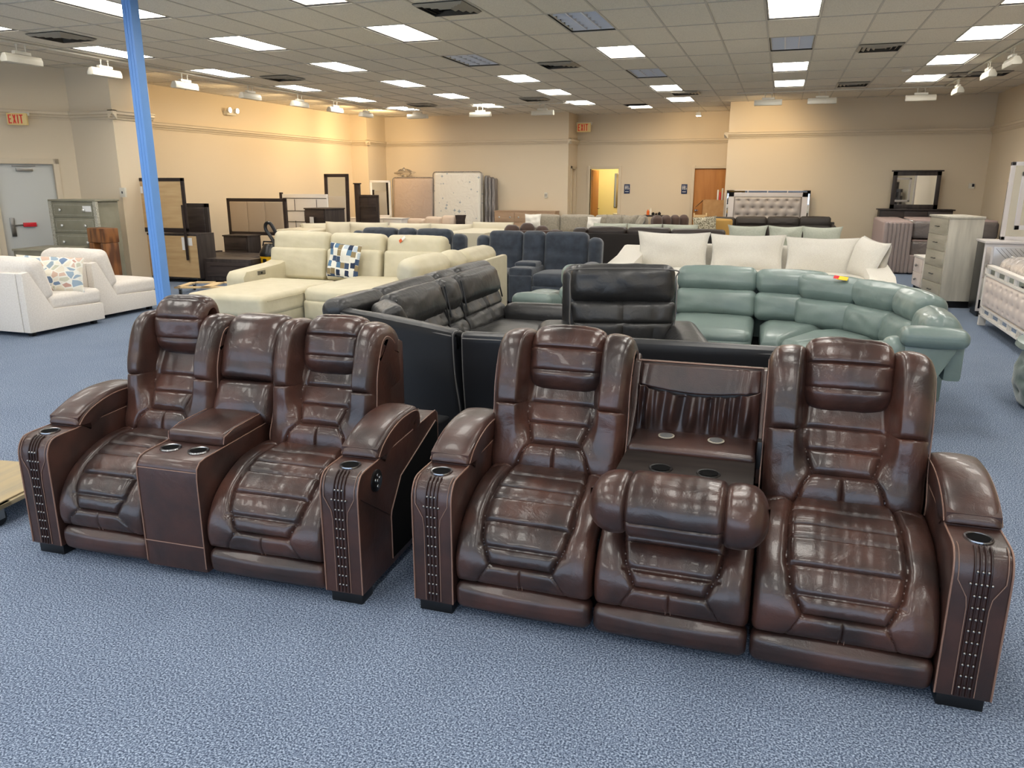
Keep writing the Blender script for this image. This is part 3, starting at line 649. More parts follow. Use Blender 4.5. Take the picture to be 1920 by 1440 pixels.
def brown_arm(t, x0, w, outer, panel=False):
    """outer=-1: outside faces -x"""
    y1 = .90
    pr = [(.0, .055), (.0, .50), (.008, .555), (.03, .592), (.07, .608), (.2, .613), (y1 - .03, .65), (y1, .63), (y1, .055)]
    a = MB().prism(pr, x0 - w / 2, x0 + w / 2, 'x').build('armrest', 'brown2', t, bevel=.01)
    fp = Prof([(.20, .6135), (.07, .608), (.03, .592), (.006, .552), (-.001, .50), (-.001, .3), (-.001, .06)])
    L = fp.L
    # welts
    wl = MB()
    for sg in (-1, 1):
        wl.tube([on(fp, x0 + sg * (w / 2 - .002), s, -.001) for s in np.linspace(0, L, 50)], .0034, 6)
        wl.tube([(x0 + sg * (w / 2 - .003), .2, .614), (x0 + sg * (w / 2 - .003), y1 - .03, .651), (x0 + sg * (w / 2 - .003), y1, .63), (x0 + sg * (w / 2 - .003), y1, .1)], .0032, 6)
    wl.build('piping', 'welt', a)
    # stitched front panel
    st = MB(); zz = lambda z: z
    for sg in (-1, 1):
        pts = [(sg * w * .42, .13), (sg * w * .40, .27), (sg * w * .22, .33), (sg * w * .19, .37), (sg * w * .19, L - .005)]
        out = []
        for (p, q) in zip(pts[:-1], pts[1:]):
            for u in np.linspace(0, 1, 8): out.append(on(fp, x0 + p[0] + (q[0] - p[0]) * u, p[1] + (q[1] - p[1]) * u, .0012))
        st.tube(out, .0016, 5)
    st.build('stitching', 'thread', a)
    rb = MB()
    for k in (-1.5, -.5, .5, 1.5):
        rb.tube([on(fp, x0 + k * .0165, s, .001) for s in np.linspace(.14, L - .004, 50)], .004, 6)
    rb.build('ribbed_trim', 'dkrib', a)
    first = None
    s = .235; row = 0
    while s < L - .02:
        ks = (-2, -1, 0, 1, 2) if row == 1 else (-1, 0, 1)
        for k in ks:
            p = on(fp, x0 + k * .0165, s, .002)
            if first is None:
                first = MB().lathe([(.0052, 0), (.0048, .0022), (.003, .0042), (.0004, .005)], (0, 0, 0), 8, RX(PI / 2)).build('nailhead', 'steel', a); first['label'] = 'round metal nailhead'; q = first
            else: q = first.copy(); COL.objects.link(q)
            q.location = p
        s += .044; row += 1
    # cup holder
    cy = .115; cz = .6105
    ring = MB(); ring.lathe([(.036, -.07), (.038, .0), (.040, .005), (.046, .006), (.048, .001), (.047, -.004)], (x0, cy, cz), 28).build('cup_holder', 'chrome', a)
    MB().lathe([(.0365, .0042), (.036, .0046), (.0002, .0046)], (x0, cy, cz), 24).build('cup_well_shade', 'blackvoid', a)  # flat black disc at the rim paints the dark depth of the cup
    # padded rest
    PP = Prof([(.68, .64), (.665, .705), (.62, .735), (.52, .742), (.42, .735), (.32, .71), (.245, .675), (.2, .635), (.195, .615)])
    b = MB(); sheet(b, PP, w + .006, x0, [([(-1, .3), (-1, .31)], .01)], .016, r=.018, depth=.07, nx=20, ns=40)
    pd = b.build('arm_pad', 'brown2', a)
    bt = MB().prism([(.205, .613), (.205, .66), (.27, .69), (.4, .72), (.6, .72), (.665, .69), (.668, .635)], x0 - w / 2 + .002, x0 + w / 2 - .002, 'x').build('pad_side', 'brown2', pd)
    pw = MB()
    for sg in (-1, 1): pw.tube([on(PP, x0 + sg * (w / 2 + .002), s, -.012) for s in np.linspace(.03, PP.L - .012, 34)], .003, 6)
    pw.build('piping', 'welt', pd)
    # back top panel line
    MB().tube([(x0 - .004 , .70, .6445), (x0 - .004, y1 - .03, .652)], .0016, 5).build('stitching', 'thread', a)
    ox = x0 + outer * w / 2
    if panel:
        MB().prism([(.30, .09), (.30, .30), (.42, .46), (.86, .60), (.885, .58), (.885, .09)], min(ox, ox + outer * .003), max(ox, ox + outer * .003), 'x').build('side_panel', 'blackvoid', a)
        MB().tube([(ox + outer * .003, y, z) for y, z in [(.30, .09), (.30, .30), (.31, .33), (.42, .46), (.86, .60)]], .003).build('side_piping', 'welt', a)
        MB().tube([(ox + outer * .001, .02, .5), (ox + outer * .001, .30, .31)], .0022).build('side_stitching', 'dkrib', a)
        k = MB().lathe([(.05, 0), (.05, .006), (.044, .01), (.001, .01)], (ox, .17, .53), 28, Matrix.Rotation(outer * PI / 2, 4, 'Y')).build('control_pad', 'blkplastic', a)
        kb = MB()
        for (dy, dz) in ((0, .026), (0, -.026), (.02, .008), (-.02, .008), (0, 0)): kb.lathe([(.008, 0), (.007, .003), (.001, .0035)], (ox + outer * .01, .17 + dy, .53 + dz), 10, Matrix.Rotation(outer * PI / 2, 4, 'Y'))
        kb.build('buttons', 'steel', k)
    for yy in (.02, y1 - .14): B('foot', 'blkplastic', t, (x0 - w / 2 + .015, x0 + w / 2 - .015, yy, yy + .1, 0, .056))
    return a
def carcass(t, x0, x1, z=.5):
    B('base_frame', 'blackvoid', t, (x0, x1, .12, .86, .09, .40), bevel=0)
    MB().prism([(.72, .10), (.72, .80), (.86, 1.02), (.905, 1.0), (.90, .10)], x0, x1, 'x').build('back_panel', 'brown2', t, bevel=.01)
# ---- loveseat
lv = thing('reclining_loveseat', 'dark brown leather reclining loveseat with two cup holders in its centre console', 'loveseat', (-3.405, 2.565, 0), math.radians(2.2))
xs_ = dict(aL=(0.09, .18), s1=(.435, .51), con=(.86, .34), s2=(1.335, .61), aR=(1.735, .18))
brown_arm(lv, *xs_['aL'], -1); brown_arm(lv, *xs_['aR'], 1, panel=True)
brown_seat(lv, .435, .51, 11); brown_seat(lv, 1.335, .61, 12)
brown_back(lv, .455, .56, 21, lift=.045, fwd=.22); brown_back(lv, 1.355, .58, 22, lift=0.0, fwd=0)
carcass(lv, .18, .69); carcass(lv, 1.03, 1.64)
# console
pr = [(.0, .04), (.0, .50), (.006, .55), (.03, .575), (.07, .583), (.66, .61), (.66, .04)]
cn = MB().prism(pr, .86 - .168, .86 + .168, 'x').build('console', 'brown2', lv, bevel=.012)
wl = MB()
for sg in (-1, 1): wl.tube([(.86 + sg * .163, y, z + .002) for y, z in [(.66, .61), (.07, .583), (.03, .575), (.006, .55), (-.001, .50), (-.001, .06)]], .003)
wl.tube([(.70, -.001, .17), (1.02, -.001, .17)], .0025); wl.build('piping', 'welt', cn)
wl = MB(); wl.tube([(.70, -.001, .535), (1.02, -.001, .535)], .002); wl.build('stitching', 'thread', cn)
for sx in (-.077, .077):
    MB().lathe([(.036, -.07), (.038, 0), (.04, .005), (.047, .007), (.05, .001), (.048, -.004)], (.86 + sx, .135, .587), 28).build('cup_holder', 'chrome', cn)
    MB().lathe([(.0365, .0042), (.0002, .0046)], (.86 + sx, .135, .587), 24).build('cup_well_shade', 'blackvoid', cn)  # no hole below; black disc stands in for the shade inside
lid = MB().rbox((.86, .425, .625), (.325, .43, .07), .026, (0, 0, .012), n=10, rot=RX(.05)).build('console_lid', 'brown2', cn)
wl = MB()
for sg in (-1, 1): wl = MB(); wl.tube([(.86 + sg * .155, .215, .60), (.86 + sg * .157, .222, .634), (.86 + sg * .157, .3, .655), (.86 + sg * .157, .55, .668), (.86 + sg * .157, .63, .655)], .0026); wl.build('piping', 'welt', lid)
# centre back cushion
CP = Prof([(.85, .93), (.865, 1.02), (.82, 1.065), (.75, 1.05), (.69, .97), (.66, .88), (.63, .79), (.58, .70), (.54, .60)])
b = MB(); sheet(b, CP, .37, .885, [([(-.3, s_at(CP, .80)), (.3, s_at(CP, .80))], .012)], .06, r=.045, depth=.12, nx=50, ns=80, wrinkle=.003, seed=44)
b.build('console_back_cushion', 'brown', lv)
MB().prism([(.70, .10), (.70, .80), (.86, 1.02), (.905, 1.0), (.90, .10)], .70, 1.03, 'x').build('back_panel', 'brown2', lv, bevel=.01)
# ---- sofa
sf = thing('reclining_sofa', 'dark brown leather three-seat reclining sofa with its middle back folded down into a tray', 'sofa', (-1.36, 2.69, 0), math.radians(.4))
brown_arm(sf, .09, .18, -1); brown_arm(sf, 2.10, .18, 1)
brown_seat(sf, .475, .59, 31); brown_seat(sf, 1.075, .60, 32, 'middle_seat_cushion'); brown_seat(sf, 1.695, .63, 33)
brown_back(sf, .48, .64, 41); brown_back(sf, 1.69, .64, 42, lift=.015)
carcass(sf, .18, .80); carcass(sf, 1.38, 2.01)
B('base_frame', 'blackvoid', sf, (.8, 1.38, .2, .86, .09, .5), bevel=0)
# folded down middle back: padded roll, oak tray, leather tablet with inserts, gathered pocket
RP = Prof([(.17, .655), (.13, .69), (.05, .705), (-.02, .69), (-.065, .645), (-.07, .585), (-.035, .535), (.05, .51)])
def hwr(sn): return 1 + .0 * sn
b = MB(); sheet(b, RP, .66, 1.085, [([(-.18, -1), (-.18, 2)], .007), ([(.175, -1), (.175, 2)], .007), ([(-.18, .33), (.175, .33)], .004, .5)], lambda X, Sv: np.where(abs(X) < .18, .026, .02) , r=.045, depth=.06, nx=110, ns=90, wrinkle=.0034, seed=61,
      extra=lambda X, Sv: -.035 * np.clip((abs(X) - .22) / .11, 0, 1) ** 2)
fc = b.build('folded_headrest', 'brown', sf)
wb = MB().rbox((1.085, .10, .60), (.60, .16, .15), .07, n=8).build('tray_body', 'brown2', sf)
tr = B('tray', 'wood_table', sf, (.81, 1.35, .15, .55, .63, .665), bevel=.006)
for x in (.985, 1.175):
    MB().lathe([(.034, -.04), (.038, .0), (.040, .004), (.046, .005), (.048, .001)], (x, .30, .665), 28).build('cup_holder', 'blkplastic', tr)
    MB().lathe([(.0365, .0042), (.0002, .0044)], (x, .30, .666), 24).build('cup_well_shade', 'blackvoid', tr)  # black cap paints the shaded depth of the tray cup
tb = MB().rbox((1.08, .60, .668), (.535, .23, .055), .02, (0, 0, .006), n=8, rot=RX(.05)).build('leather_tablet', 'brown2', sf)
for x in (.965, 1.18):
    MB().lathe([(.034, .0), (.036, .004), (.030, .005), (.001, .005)], (x, .61, .703), 26, RX(.05)).build('charging_pad', 'ventm', tb)
    MB().lathe([(.028, .0), (.028, .007), (.001, .007)], (x, .61, .703), 26, RX(.05)).build('charging_disc', 'steelg', tb)
# pocket: flat yoke and gathered lower part
def gathered(x0, x1, za, zb, ya, yb, amp, n=120, m=24):
    vs = []; fs = []
    for i in range(m + 1):
        v = i / m
        for j in range(n + 1):
            u = j / n
            f = (math.sin(u * 62 + 2.5 * math.sin(u * 9) + v) * .6 + math.sin(u * 34 + 2 + 2 * v + 1.5 * math.sin(u * 5)) * .6)
            env = (1 - v) ** .6 * .6 + .5 * math.sin(PI * min(1, v * 1.1)) if amp > .01 else math.exp(-((u - 1) / .16) ** 2) + .3 * math.exp(-(u / .1) ** 2)
            y = ya + (yb - ya) * v - amp * env * (1 + f) * math.sin(PI / 2 * min(1, u * 20, (1 - u) * 20))
            z = za + (zb - za) * v - (.02 * math.sin(PI * u) if v == 0 and amp > .01 else 0) * 1.0
            vs.append((x0 + (x1 - x0) * u, y, z - (.03 * math.sin(PI * u)) * (1 - v if amp > .01 else v)))
    for i in range(m):
        for j in range(n): a = i * (n + 1) + j; fs.append((a, a + 1, a + n + 2, a + n + 1))
    return vs, fs
yk = MB().add(*gathered(.82, 1.345, .99, .90, .79, .745, .010, 80, 12)); o = yk.build('pocket_yoke', 'brown2', sf)
o.modifiers.new('thick', 'SOLIDIFY').thickness = .006
pk = MB().add(*gathered(.81, 1.35, .905, .685, .735, .70, .026, 170)); o = pk.build('gathered_pocket', 'brown2', sf)
o.modifiers.new('thick', 'SOLIDIFY').thickness = .004
MB().tube([(.80, .815, .996), (1.35, .815, .996)], .004).build('piping', 'welt', sf)
MB().prism([(.76, .10), (.76, .80), (.82, .995), (.87, .99), (.89, .10)], .795, 1.375, 'x').build('back_panel', 'brown2', sf, bevel=.006)
for xx in (.795, 1.355): MB().prism([(.55, .55), (.55, .66), (.70, .80), (.78, .995), (.83, .995), (.86, .55)], xx, xx + .018, 'x').build('pocket_side', 'brown2', sf, bevel=.003)
br = B('hinge_bracket', 'blkplastic', sf, (1.352, 1.372, .54, .60, .62, .74)); 

# ------------------------------------------------------------------ generic upholstery
def cush(name, c, size, m, parent, r=.05, puff=(0, .02, .02), lean=0, rz=0, sz=(), sx=(), gd=.02, gw=.012, n=10, wr=0, face=-1, taper=0, tuft=None):
    """box cushion, front is local -y; sz / sx = seam positions (metres from centre) pulled into the front face"""
    h = np.array(size) / 2
    def fn(Q, U):
        Q = Q.copy(); fr = np.clip(U[:, 1] * face, 0, 1) ** 2
        g = np.zeros(len(Q))
        for s in sz: g = np.maximum(g, np.exp(-np.abs(Q[:, 2] - s) / gw))
        for s in sx: g = np.maximum(g, np.exp(-np.abs(Q[:, 0] - s) / gw))
        Q[:, 1] -= face * gd * g * fr
        if tuft:
            nx_, nz_, dep, dx = tuft; tt = np.zeros(len(Q))
            for i in range(nz_):
                off = .5 * (i % 2) * dx
                for j in range(nx_ + (0 if i % 2 == 0 or dx == 0 else -1)):
                    px = (-.5 + (j + .5 + off) / nx_) * size[0]; pz = (-.5 + (i + .5) / nz_) * size[2]
                    tt = np.maximum(tt, np.exp(-np.hypot(Q[:, 0] - px, Q[:, 2] - pz) / (.33 * size[0] / nx_)))
            Q[:, 1] -= face * dep * tt * fr
        if taper: Q[:, 0] *= 1 + taper * U[:, 2]
        if wr: Q += (wr * vnoise(Q[:, 0] * 40 + Q[:, 1] * 20, Q[:, 2] * 40 + Q[:, 1] * 33, int(abs(c[0] * 100)) % 97))[:, None] * (fr[:, None] * np.array([[0, 1, 0]]) + np.array([[0, 0, .6]]))
        return Q
    return MB().rbox(c, size, r, puff, n=n, fn=fn, rot=RZ(rz) @ RX(lean)).build(name, m, parent)
def pillow(name, w, h, t, m, parent=None, loc=(0, 0, 0), rot=None, seed=0, n=26, pinch=.09):
    u = np.linspace(-1, 1, n + 1); U, V = np.meshgrid(u, u); rs = np.random.RandomState(seed)
    T = t / 2 * ((1 - U ** 2).clip(0) * (1 - V ** 2).clip(0)) ** .42
    T = T * (1 + .08 * vnoise(U * 3, V * 3, seed))
    X = U * w / 2 * (1 - pinch * (1 - V ** 2) ) ; Z = V * h / 2 * (1 - pinch * (1 - U ** 2))
    wob = .012 * vnoise(U * 5, V * 5, seed + 1)
    mb = MB()
    A = np.stack([X, -T + wob, Z], -1).reshape(-1, 3); Bk = np.stack([X, T + wob, Z], -1).reshape(-1, 3)
    k = n + 1; f = [(i * k + j, i * k + j + 1, (i + 1) * k + j + 1, (i + 1) * k + j) for i in range(n) for j in range(n)]
    f2 = [(q[3] + k * k, q[2] + k * k, q[1] + k * k, q[0] + k * k) for q in f]
    V3 = np.vstack([A, Bk])
    if rot is not None: V3 = V3 @ np.array(rot.to_3x3()).T
    V3 = V3 + np.array(loc); mb.add(V3, f + f2)
    o = mb.build(name, m, parent, ang=80)
    bm = bmesh.new(); bm.from_mesh(o.data); bmesh.ops.remove_doubles(bm, verts=bm.verts, dist=1e-5); bm.to_mesh(o.data); bm.free()
    return o
def row_sofa(kind, label, loc, rz, mods, m, top=1.0, seat=.47, depth=.95, mb_=None, cat='sofa', two=True, split=.3, ph=.11, r=.06, backm=None, base=True, wr=.003):
    """backs and seats in a row facing local -y; origin front centre on the floor; mods = (x0, x1, what, top)"""
    t = thing(kind, label, cat, loc, rz); x0 = min(q[0] for q in mods); x1 = max(q[1] for q in mods)
    bx0 = min([q[0] for q in mods if q[2] != 'wing'] or [x0]); bx1 = max([q[1] for q in mods if q[2] != 'wing'] or [x1])
    if base:
        B('base_frame', backm or m, t, (bx0 + .01, bx1 - .01, .06, depth - .06, .05, seat - .16), bevel=.02)
        B('back_panel', backm or m, t, (bx0 + .01, bx1 - .01, depth - .09, depth - .01, .05, top - .1), bevel=.025)
    for q in mods:
        a, b, what = q[:3]; tp = q[3] if len(q) > 3 else top; cx = (a + b) / 2; w = b - a - .004
        if what in ('back', 'console'):
            hh = tp - seat + .06; zc = seat - .06 + hh / 2
            cush('back_cushion', (cx, depth - .22, zc), (w, .22, hh), m, t, r=r, puff=(0, .03, .012), lean=-.14, sz=[hh / 2 - split] + ([-.02 - hh / 4] if what == 'back' and two else []), gd=.055, gw=.02, wr=wr)
            if what == 'back': cush('seat_cushion', (cx, .33, seat - .085), (w, .68, .2), m, t, r=.06, puff=(0, .02, .03), wr=wr); cush('footrest', (cx, .03, (seat - .18) / 2 + .04), (w, .09, seat - .22), m, t, r=.035, puff=(0, .015, 0), n=5)
            else:
                cn = cush('console', (cx, .34, seat - .08), (w, .66, .34), m, t, r=.03, puff=(0, .01, .01), n=5)
                cush('console_lid', (cx, .42, seat + .115), (w - .02, .34, .07), m, cn, r=.03, puff=(0, 0, .015), n=5)
                for s in (-.06, .06): MB().lathe([(.036, 0), (.04, .006), (.045, .004), (.046, 0)], (cx + s, .12, seat + .088), 20).build('cup_holder', 'chrome', cn)
                cush('console_front', (cx, .02, (seat - .05) / 2 + .04), (w, .07, seat - .06), m, t, r=.025, puff=(0, .01, 0), n=4)
        elif what == 'wing':
            cush('arm_wing', (cx, depth - .20, (tp + seat) / 2 - .05), (w, .26, tp - seat + .1), m, t, r=min(.09, w / 2 * .95), puff=(0, .02, 0), lean=-.12, n=6, wr=wr)
            cush('armrest', (cx, .36, seat / 2 + .1), (w, .78, seat + .1), m, t, r=min(.07, w / 2 * .9), puff=(0, .0, .02), n=6)
        elif what == 'arm':
            cush('armrest', (cx, depth / 2, tp / 2 + .02), (w, depth - .04, tp - .05), m, t, r=min(.05, w / 2 * .9), puff=(0, .0, .012), n=6)
    for xx in (bx0 + .1, bx1 - .16):
        for yy in (.12, depth - .2): B('foot', 'blkplastic', t, (xx, xx + .06, yy, yy + .06, 0, .06))
    return t
# ------------------------------------------------------------------ black leather sectional seen from behind
bs = thing('sectional_sofa', 'black leather sectional with its tall back panels turned to the brown recliners', 'sectional sofa', (0, 0, 0))
def backpanel(p, q, zt, zb, lean, name='back_panel'):
    """panel between floor points p and q, outer face bowed and leaning; slightly curved"""
    p = Vector((*p, 0)); q = Vector((*q, 0)); d = q - p; L = d.length; d.normalize(); nn = Vector((d.y, -d.x, 0))
    P = Prof([(.10, zt - .02), (.05, zt), (.0, zt - .012), (-.004, zt - .1), (.01, zt - .3), (.05, .35), (.06, zb)])
    mb = MB()
    def xf(V):
        V = V.copy(); x, y, z = V[..., 0].copy(), V[..., 1].copy(), V[..., 2].copy()
        V[..., 0] = p.x + d.x * (x + L / 2) - nn.x * y; V[..., 1] = p.y + d.y * (x + L / 2) - nn.y * y; return V
    sheet(mb, P, L, 0, (), .0, r=.02, depth=.10, nx=30, ns=40, xf=xf, extra=lambda X, Sv: .012 * np.cos(X / L * PI))
    o = mb.build(name, 'blackback', bs)
    w = MB()
    for sg in (-1, 1):
        w.tube([xf(np.array(on(P, sg * (L / 2 - .006), s, -.006))) for s in np.linspace(.06, P.L - .02, 30)], .0045, 6)
    for so in (.05, .13): w.tube([xf(np.array(on(P, x, so, .001))) for x in np.linspace(-L / 2 + .01, L / 2 - .01, 10)], .0042, 6)
    w.build('piping', 'blackwelt', o)
    return o
M['blackwelt'] = mat('grey_black_piping', S(96, 94, 92), .35)
backpanel((-1.80, 4.31), (.26, 4.47), .90, .06, 0)
backpanel((-3.0, 4.88), (-1.86, 4.33), .905, .06, 0)
B('base_frame', 'blackvoid', bs, (-1.75, .22, 4.55, 5.25, .06, .36), bevel=.03)
cush('seat_cushion', (-.75, 4.95, .40), (1.98, .72, .18), 'black', bs, r=.06, puff=(0, .02, .03))
MB().prism([(-2.98, 4.98), (-1.84, 4.45), (-1.84, 5.3), (-2.2, 5.6), (-2.98, 5.6)], .06, .46, 'z').build('corner_seat', 'black', bs, bevel=.05)
B('base_frame', 'blackvoid', bs, (-2.95, -2.05, 5.2, 7.25, .06, .36), bevel=.03)
cush('seat_cushion', (-2.35, 6.2, .40), (.8, 1.9, .18), 'black', bs, r=.06, puff=(0, .02, .03))
for (a, b_) in ((4.85, 5.5), (5.52, 6.5), (6.52, 7.0), (7.02, 7.95)):     # outer roll along the left leg
    MB().rbox((-3.04, (a + b_) / 2, .885), (.24, b_ - a - .01, .17), .08, (.01, 0, .01), n=6, rot=RY(-.15)).build('back_roll', 'black', bs)
    B('outer_back', 'blackback', bs, (-3.12, -3.02, a, b_ - .01, .06, .86), bevel=.02)
def tpad(yc, w, h, zc, name='back_cushion', head=True, xc=-2.72, rz=PI / 2, tz=.0):
    hh = h * .42
    p = cush(name, (xc + .02, yc, zc - .17), (w, .16, h - hh + .04), 'black', bs, r=.05, puff=(0, .03, 0), lean=-.42, rz=rz, tuft=(4 if w > .5 else 1, 3, .035, 0), sz=(-.09, .06), sx=([-w / 4, 0, w / 4] if w > .5 else []), gd=.04, gw=.014, n=20)
    q = cush('headrest', (xc - .08, yc, zc + h * .22 - .01), (w, .19, hh), 'black', bs, r=.07, puff=(0, .03, .01), lean=-.32, rz=rz, n=14, wr=.003)
    return p
tpad(5.55, .86, .66, .71, xc=-2.64); tpad(6.17, .30, .66, .71, xc=-2.64); tpad(6.86, .96, .66, .715, xc=-2.64)
for (yc, w) in ((5.55, .86), (6.17, .30), (6.86, .96)):
    top = .71 + .265
    pw = MB(); pw.tube([(-2.60, yc - w / 2 + .01, top - .30), (-2.66, yc - w / 2 + .02, top - .04), (-2.72, yc - w / 2 + .08, top), (-2.72, yc + w / 2 - .08, top), (-2.66, yc + w / 2 - .02, top - .04), (-2.60, yc + w / 2 - .01, top - .30)], .008, 6); pw.build('piping', 'black', bs)

cush('corner_cushion', (-2.62, 5.02, .74), (.42, .17, .42), 'black', bs, r=.05, puff=(0, .03, 0), lean=-.35, rz=PI * .72)
MB().rbox((-2.1, 7.32, .50), (.95, .26, .24), .10, (0, 0, .01), n=8).build('armrest', 'black', bs)
B('arm_side', 'black', bs, (-2.56, -1.66, 7.22, 7.43, .06, .46), bevel=.02)
# low navy-black footboard leaning behind the loveseat arm
lb = thing('low_ottoman', 'low dark navy upholstered base behind the loveseat, below the black back panel', 'ottoman', (-2.5, 3.98, 0), math.radians(-8))
MB().rbox((.10, .12, .23), (1.1, .32, .36), .02, n=4).build('body', 'blackback', lb); B('foot', 'blkplastic', lb, (-.4, -.34, .0, .06, 0, .06), (.52, .58, .0, .06, 0, .06), (-.4, -.34, .2, .26, 0, .06), (.52, .58, .2, .26, 0, .06))
# ------------------------------------------------------------------ black recliner chair
ch = thing('recliner_chair', 'black leather recliner chair with a padded headrest roll and tufted lower back', 'armchair', (-.98, 5.53, 0), math.radians(16)); ch.scale = (1.1, 1.1, 1.06)
B('base_frame', 'blackvoid', ch, (-.36, .36, .05, .8, .05, .38), bevel=.02)
cush('seat_cushion', (0, .38, .42), (.62, .74, .2), 'black', ch, r=.06, puff=(0, .02, .03))
sh = MB().rbox((-.0, .86, .70), (.86, .2, .72), .09, (0, .02, .01), n=8, rot=RX(-.12)).build('back_shell', 'black', ch)
hd = cush('headrest', (.02, .755, .925), (.78, .16, .30), 'black', ch, r=.075, puff=(0, .035, .01), lean=-.14, n=18, wr=.004)
lo = cush('back_cushion', (.02, .70, .63), (.74, .15, .34), 'black', ch, r=.05, puff=(0, .03, 0), lean=-.14, sx=(-.24, 0, .24), sz=(-.0,), gd=.022, gw=.012, n=22, taper=.08)
pw = MB(); pts = [(-.30, .62, .45), (-.37, .65, .60), (-.375, .66, .80), (-.375, .69, .98), (-.33, .70, 1.045), (.36, .70, 1.045), (.405, .69, .98), (.412, .66, .80), (.40, .66, .62), (.33, .62, .47)]
pw.tube([tuple(q) for q in catmull(pts, 60)], .006, 6); pw.build('piping', 'blackwelt', ch)
for sg in (-1, 1): 
    a = MB().rbox((sg * .475, .46, .50), (.29, .90, .20), .09, (0, .0, .015), n=8, rot=RX(.06)).build('armrest', 'black', ch)
    MB().rbox((sg * .475, .44, .25), (.2, .82, .36), .03, n=4).build('arm_side', 'black', a)
for sx in (-.42, .38): B('foot', 'blkplastic', ch, (sx, sx + .05, .1, .15, 0, .07), (sx, sx + .05, .7, .75, 0, .07))
# ------------------------------------------------------------------ sage green curved sectional
tl = thing('sectional_sofa', 'sage green leather curved sectional wrapping behind the black armchair', 'sectional sofa', (0, 0, 0))
def tmod(cx, cy, w, ang, flare=0, top=.90, name='back_cushion', zb=.05):
    """one module: (cx,cy) is the outer back line point, ang = direction the seat faces (radians from +x)"""
    fx, fy = math.cos(ang), math.sin(ang); rz = ang + PI / 2
    off = lambda d, z: (cx + fx * d, cy + fy * d, z)
    B('outer_back', 'teal', tl, (-w / 2 + .005, w / 2 - .005, -.0, .12, zb, top - .12), bevel=.03).matrix_world = Matrix.Translation((cx, cy, 0)) @ RZ(rz) @ Matrix.Translation((0, -.14, 0))
    h = cush('headrest', off(.17, top - .11), (w - .006, .24, .25), 'teal', tl, r=.09, puff=(0, .02, .02), lean=-.25, rz=rz, n=16, taper=flare, wr=.003)
    b = cush(name, off(.27, top - .34), (w * (1 - flare) - .006, .2, .28), 'teal', tl, r=.07, puff=(0, .035, 0), lean=-.2, rz=rz, n=16, taper=flare * .6, wr=.0025)
    return h
for cx, w in ((-1.75, .95),): tmod(cx, 8.42, w, -PI / 2)
tmod(-1.12, 8.42, .28, -PI / 2, top=.84)
tmod(-.56, 8.45, .82, -PI / 2, top=.93)
cen = (-.06, 6.85); R = 1.45; hd_ = None
tmod(.19, 8.38, .70, -PI / 2 - .12, .05, top=.92)
for a0, w in ((62, .66), (37, .62), (12, .62)):
    a = math.radians(a0); q = tmod(cen[0] + .03 + R * math.cos(a) * .95, cen[1] + R * math.sin(a), w, a + PI, .12, top=.90)
tmod(1.33, 6.33, .62, PI, 0, top=.86, zb=.42)
MB().rbox((.82, 6.06, .52), (.17, .2, .42), .08, (.01, .01, 0), n=6, rot=RY(.35)).build('cushion_fold', 'teal', tl)
# end cap of the right leg: cantilevered pad over a tapering end panel
MB().rbox((1.10, 6.03, .735), (.44, .20, .12), .05, (0, 0, .02), n=8).build('arm_pad', 'teal', tl)
MB().prism([(.60, .10), (.98, .10), (1.27, .68), (.60, .68)], 5.98, 6.12, 'y').build('arm_panel', 'teal', tl, bevel=.03)
# seats
B('base_frame', 'blackvoid', tl, (-2.1, .3, 7.56, 8.3, .05, .24), bevel=.02)
cush('seat_cushion', (-1.65, 7.90, .36), (.88, .76, .22), 'teal', tl, r=.07, puff=(0, .02, .03), wr=.003)
cush('seat_cushion', (-.56, 7.72, .36), (.80, 1.0, .24), 'teal', tl, r=.07, puff=(0, .02, .03), wr=.003, sz=(.02,), gd=.01)
cush('console', (-1.1, 7.90, .33), (.22, .76, .24), 'teal', tl, r=.04)
def sector(a0, a1, r0, r1, z0, z1, name, c=cen):
    n = 16; P = []; mb = MB(); key = []
    rr = np.array([r0, r0 + .012, r0 + .05, (r0 + r1) / 2, r1 - .05, r1 - .012, r1]); zz = np.array([z1 - .07, z1 - .03, z1 - .004, z1 + .03, z1 - .004, z1 - .03, z1 - .07])
    A = np.radians(np.linspace(a0, a1, n)); e = np.concatenate([[-.07, -.03, -.006], np.zeros(n - 6) , [-.006, -.03, -.07]])
    vs = []; 
    for i, a in enumerate(A):
        for r_, z_ in zip(rr, zz): vs.append((c[0] + r_ * math.cos(a), c[1] + r_ * math.sin(a), z_ + e[i]))
    k = len(rr); f = [(i * k + j, i * k + j + 1, (i + 1) * k + j + 1, (i + 1) * k + j) for i in range(n - 1) for j in range(k - 1)]
    m = len(vs); ring = [i for i in range(k)] + [i * k + k - 1 for i in range(1, n)] + [(n - 1) * k + j for j in range(k - 2, -1, -1)] + [i * k for i in range(n - 2, 0, -1)]
    vs += [(vs[i][0], vs[i][1], z0) for i in ring]
    f += [(ring[i], ring[(i + 1) % len(ring)], m + (i + 1) % len(ring), m + i) for i in range(len(ring))]; f.append(tuple(range(m, m + len(ring))))
    return mb.add(vs, f).build(name, 'teal', tl, ang=60)
sector(60, 92, .28, 1.28, .22, .47, 'seat_cushion'); sector(27, 59, .28, 1.28, .22, .46, 'seat_cushion'); sector(-6, 26, .28, 1.28, .22, .45, 'seat_cushion')
MB().rbox((.62, 6.55, .36), (.9, .85, .24), .07, (0, 0, .03), n=8).build('seat_cushion', 'teal', tl)
B('base_frame', 'blackvoid', tl, (.3, .95, 6.15, 7.2, .03, .24), (.1, 1.0, 7.1, 7.9, .03, .24), bevel=.02)
MB().rbox((-2.40, 8.02, .40), (.36, .85, .42), .08, (.02, 0, .05), n=8).build('armrest', 'teal', tl)
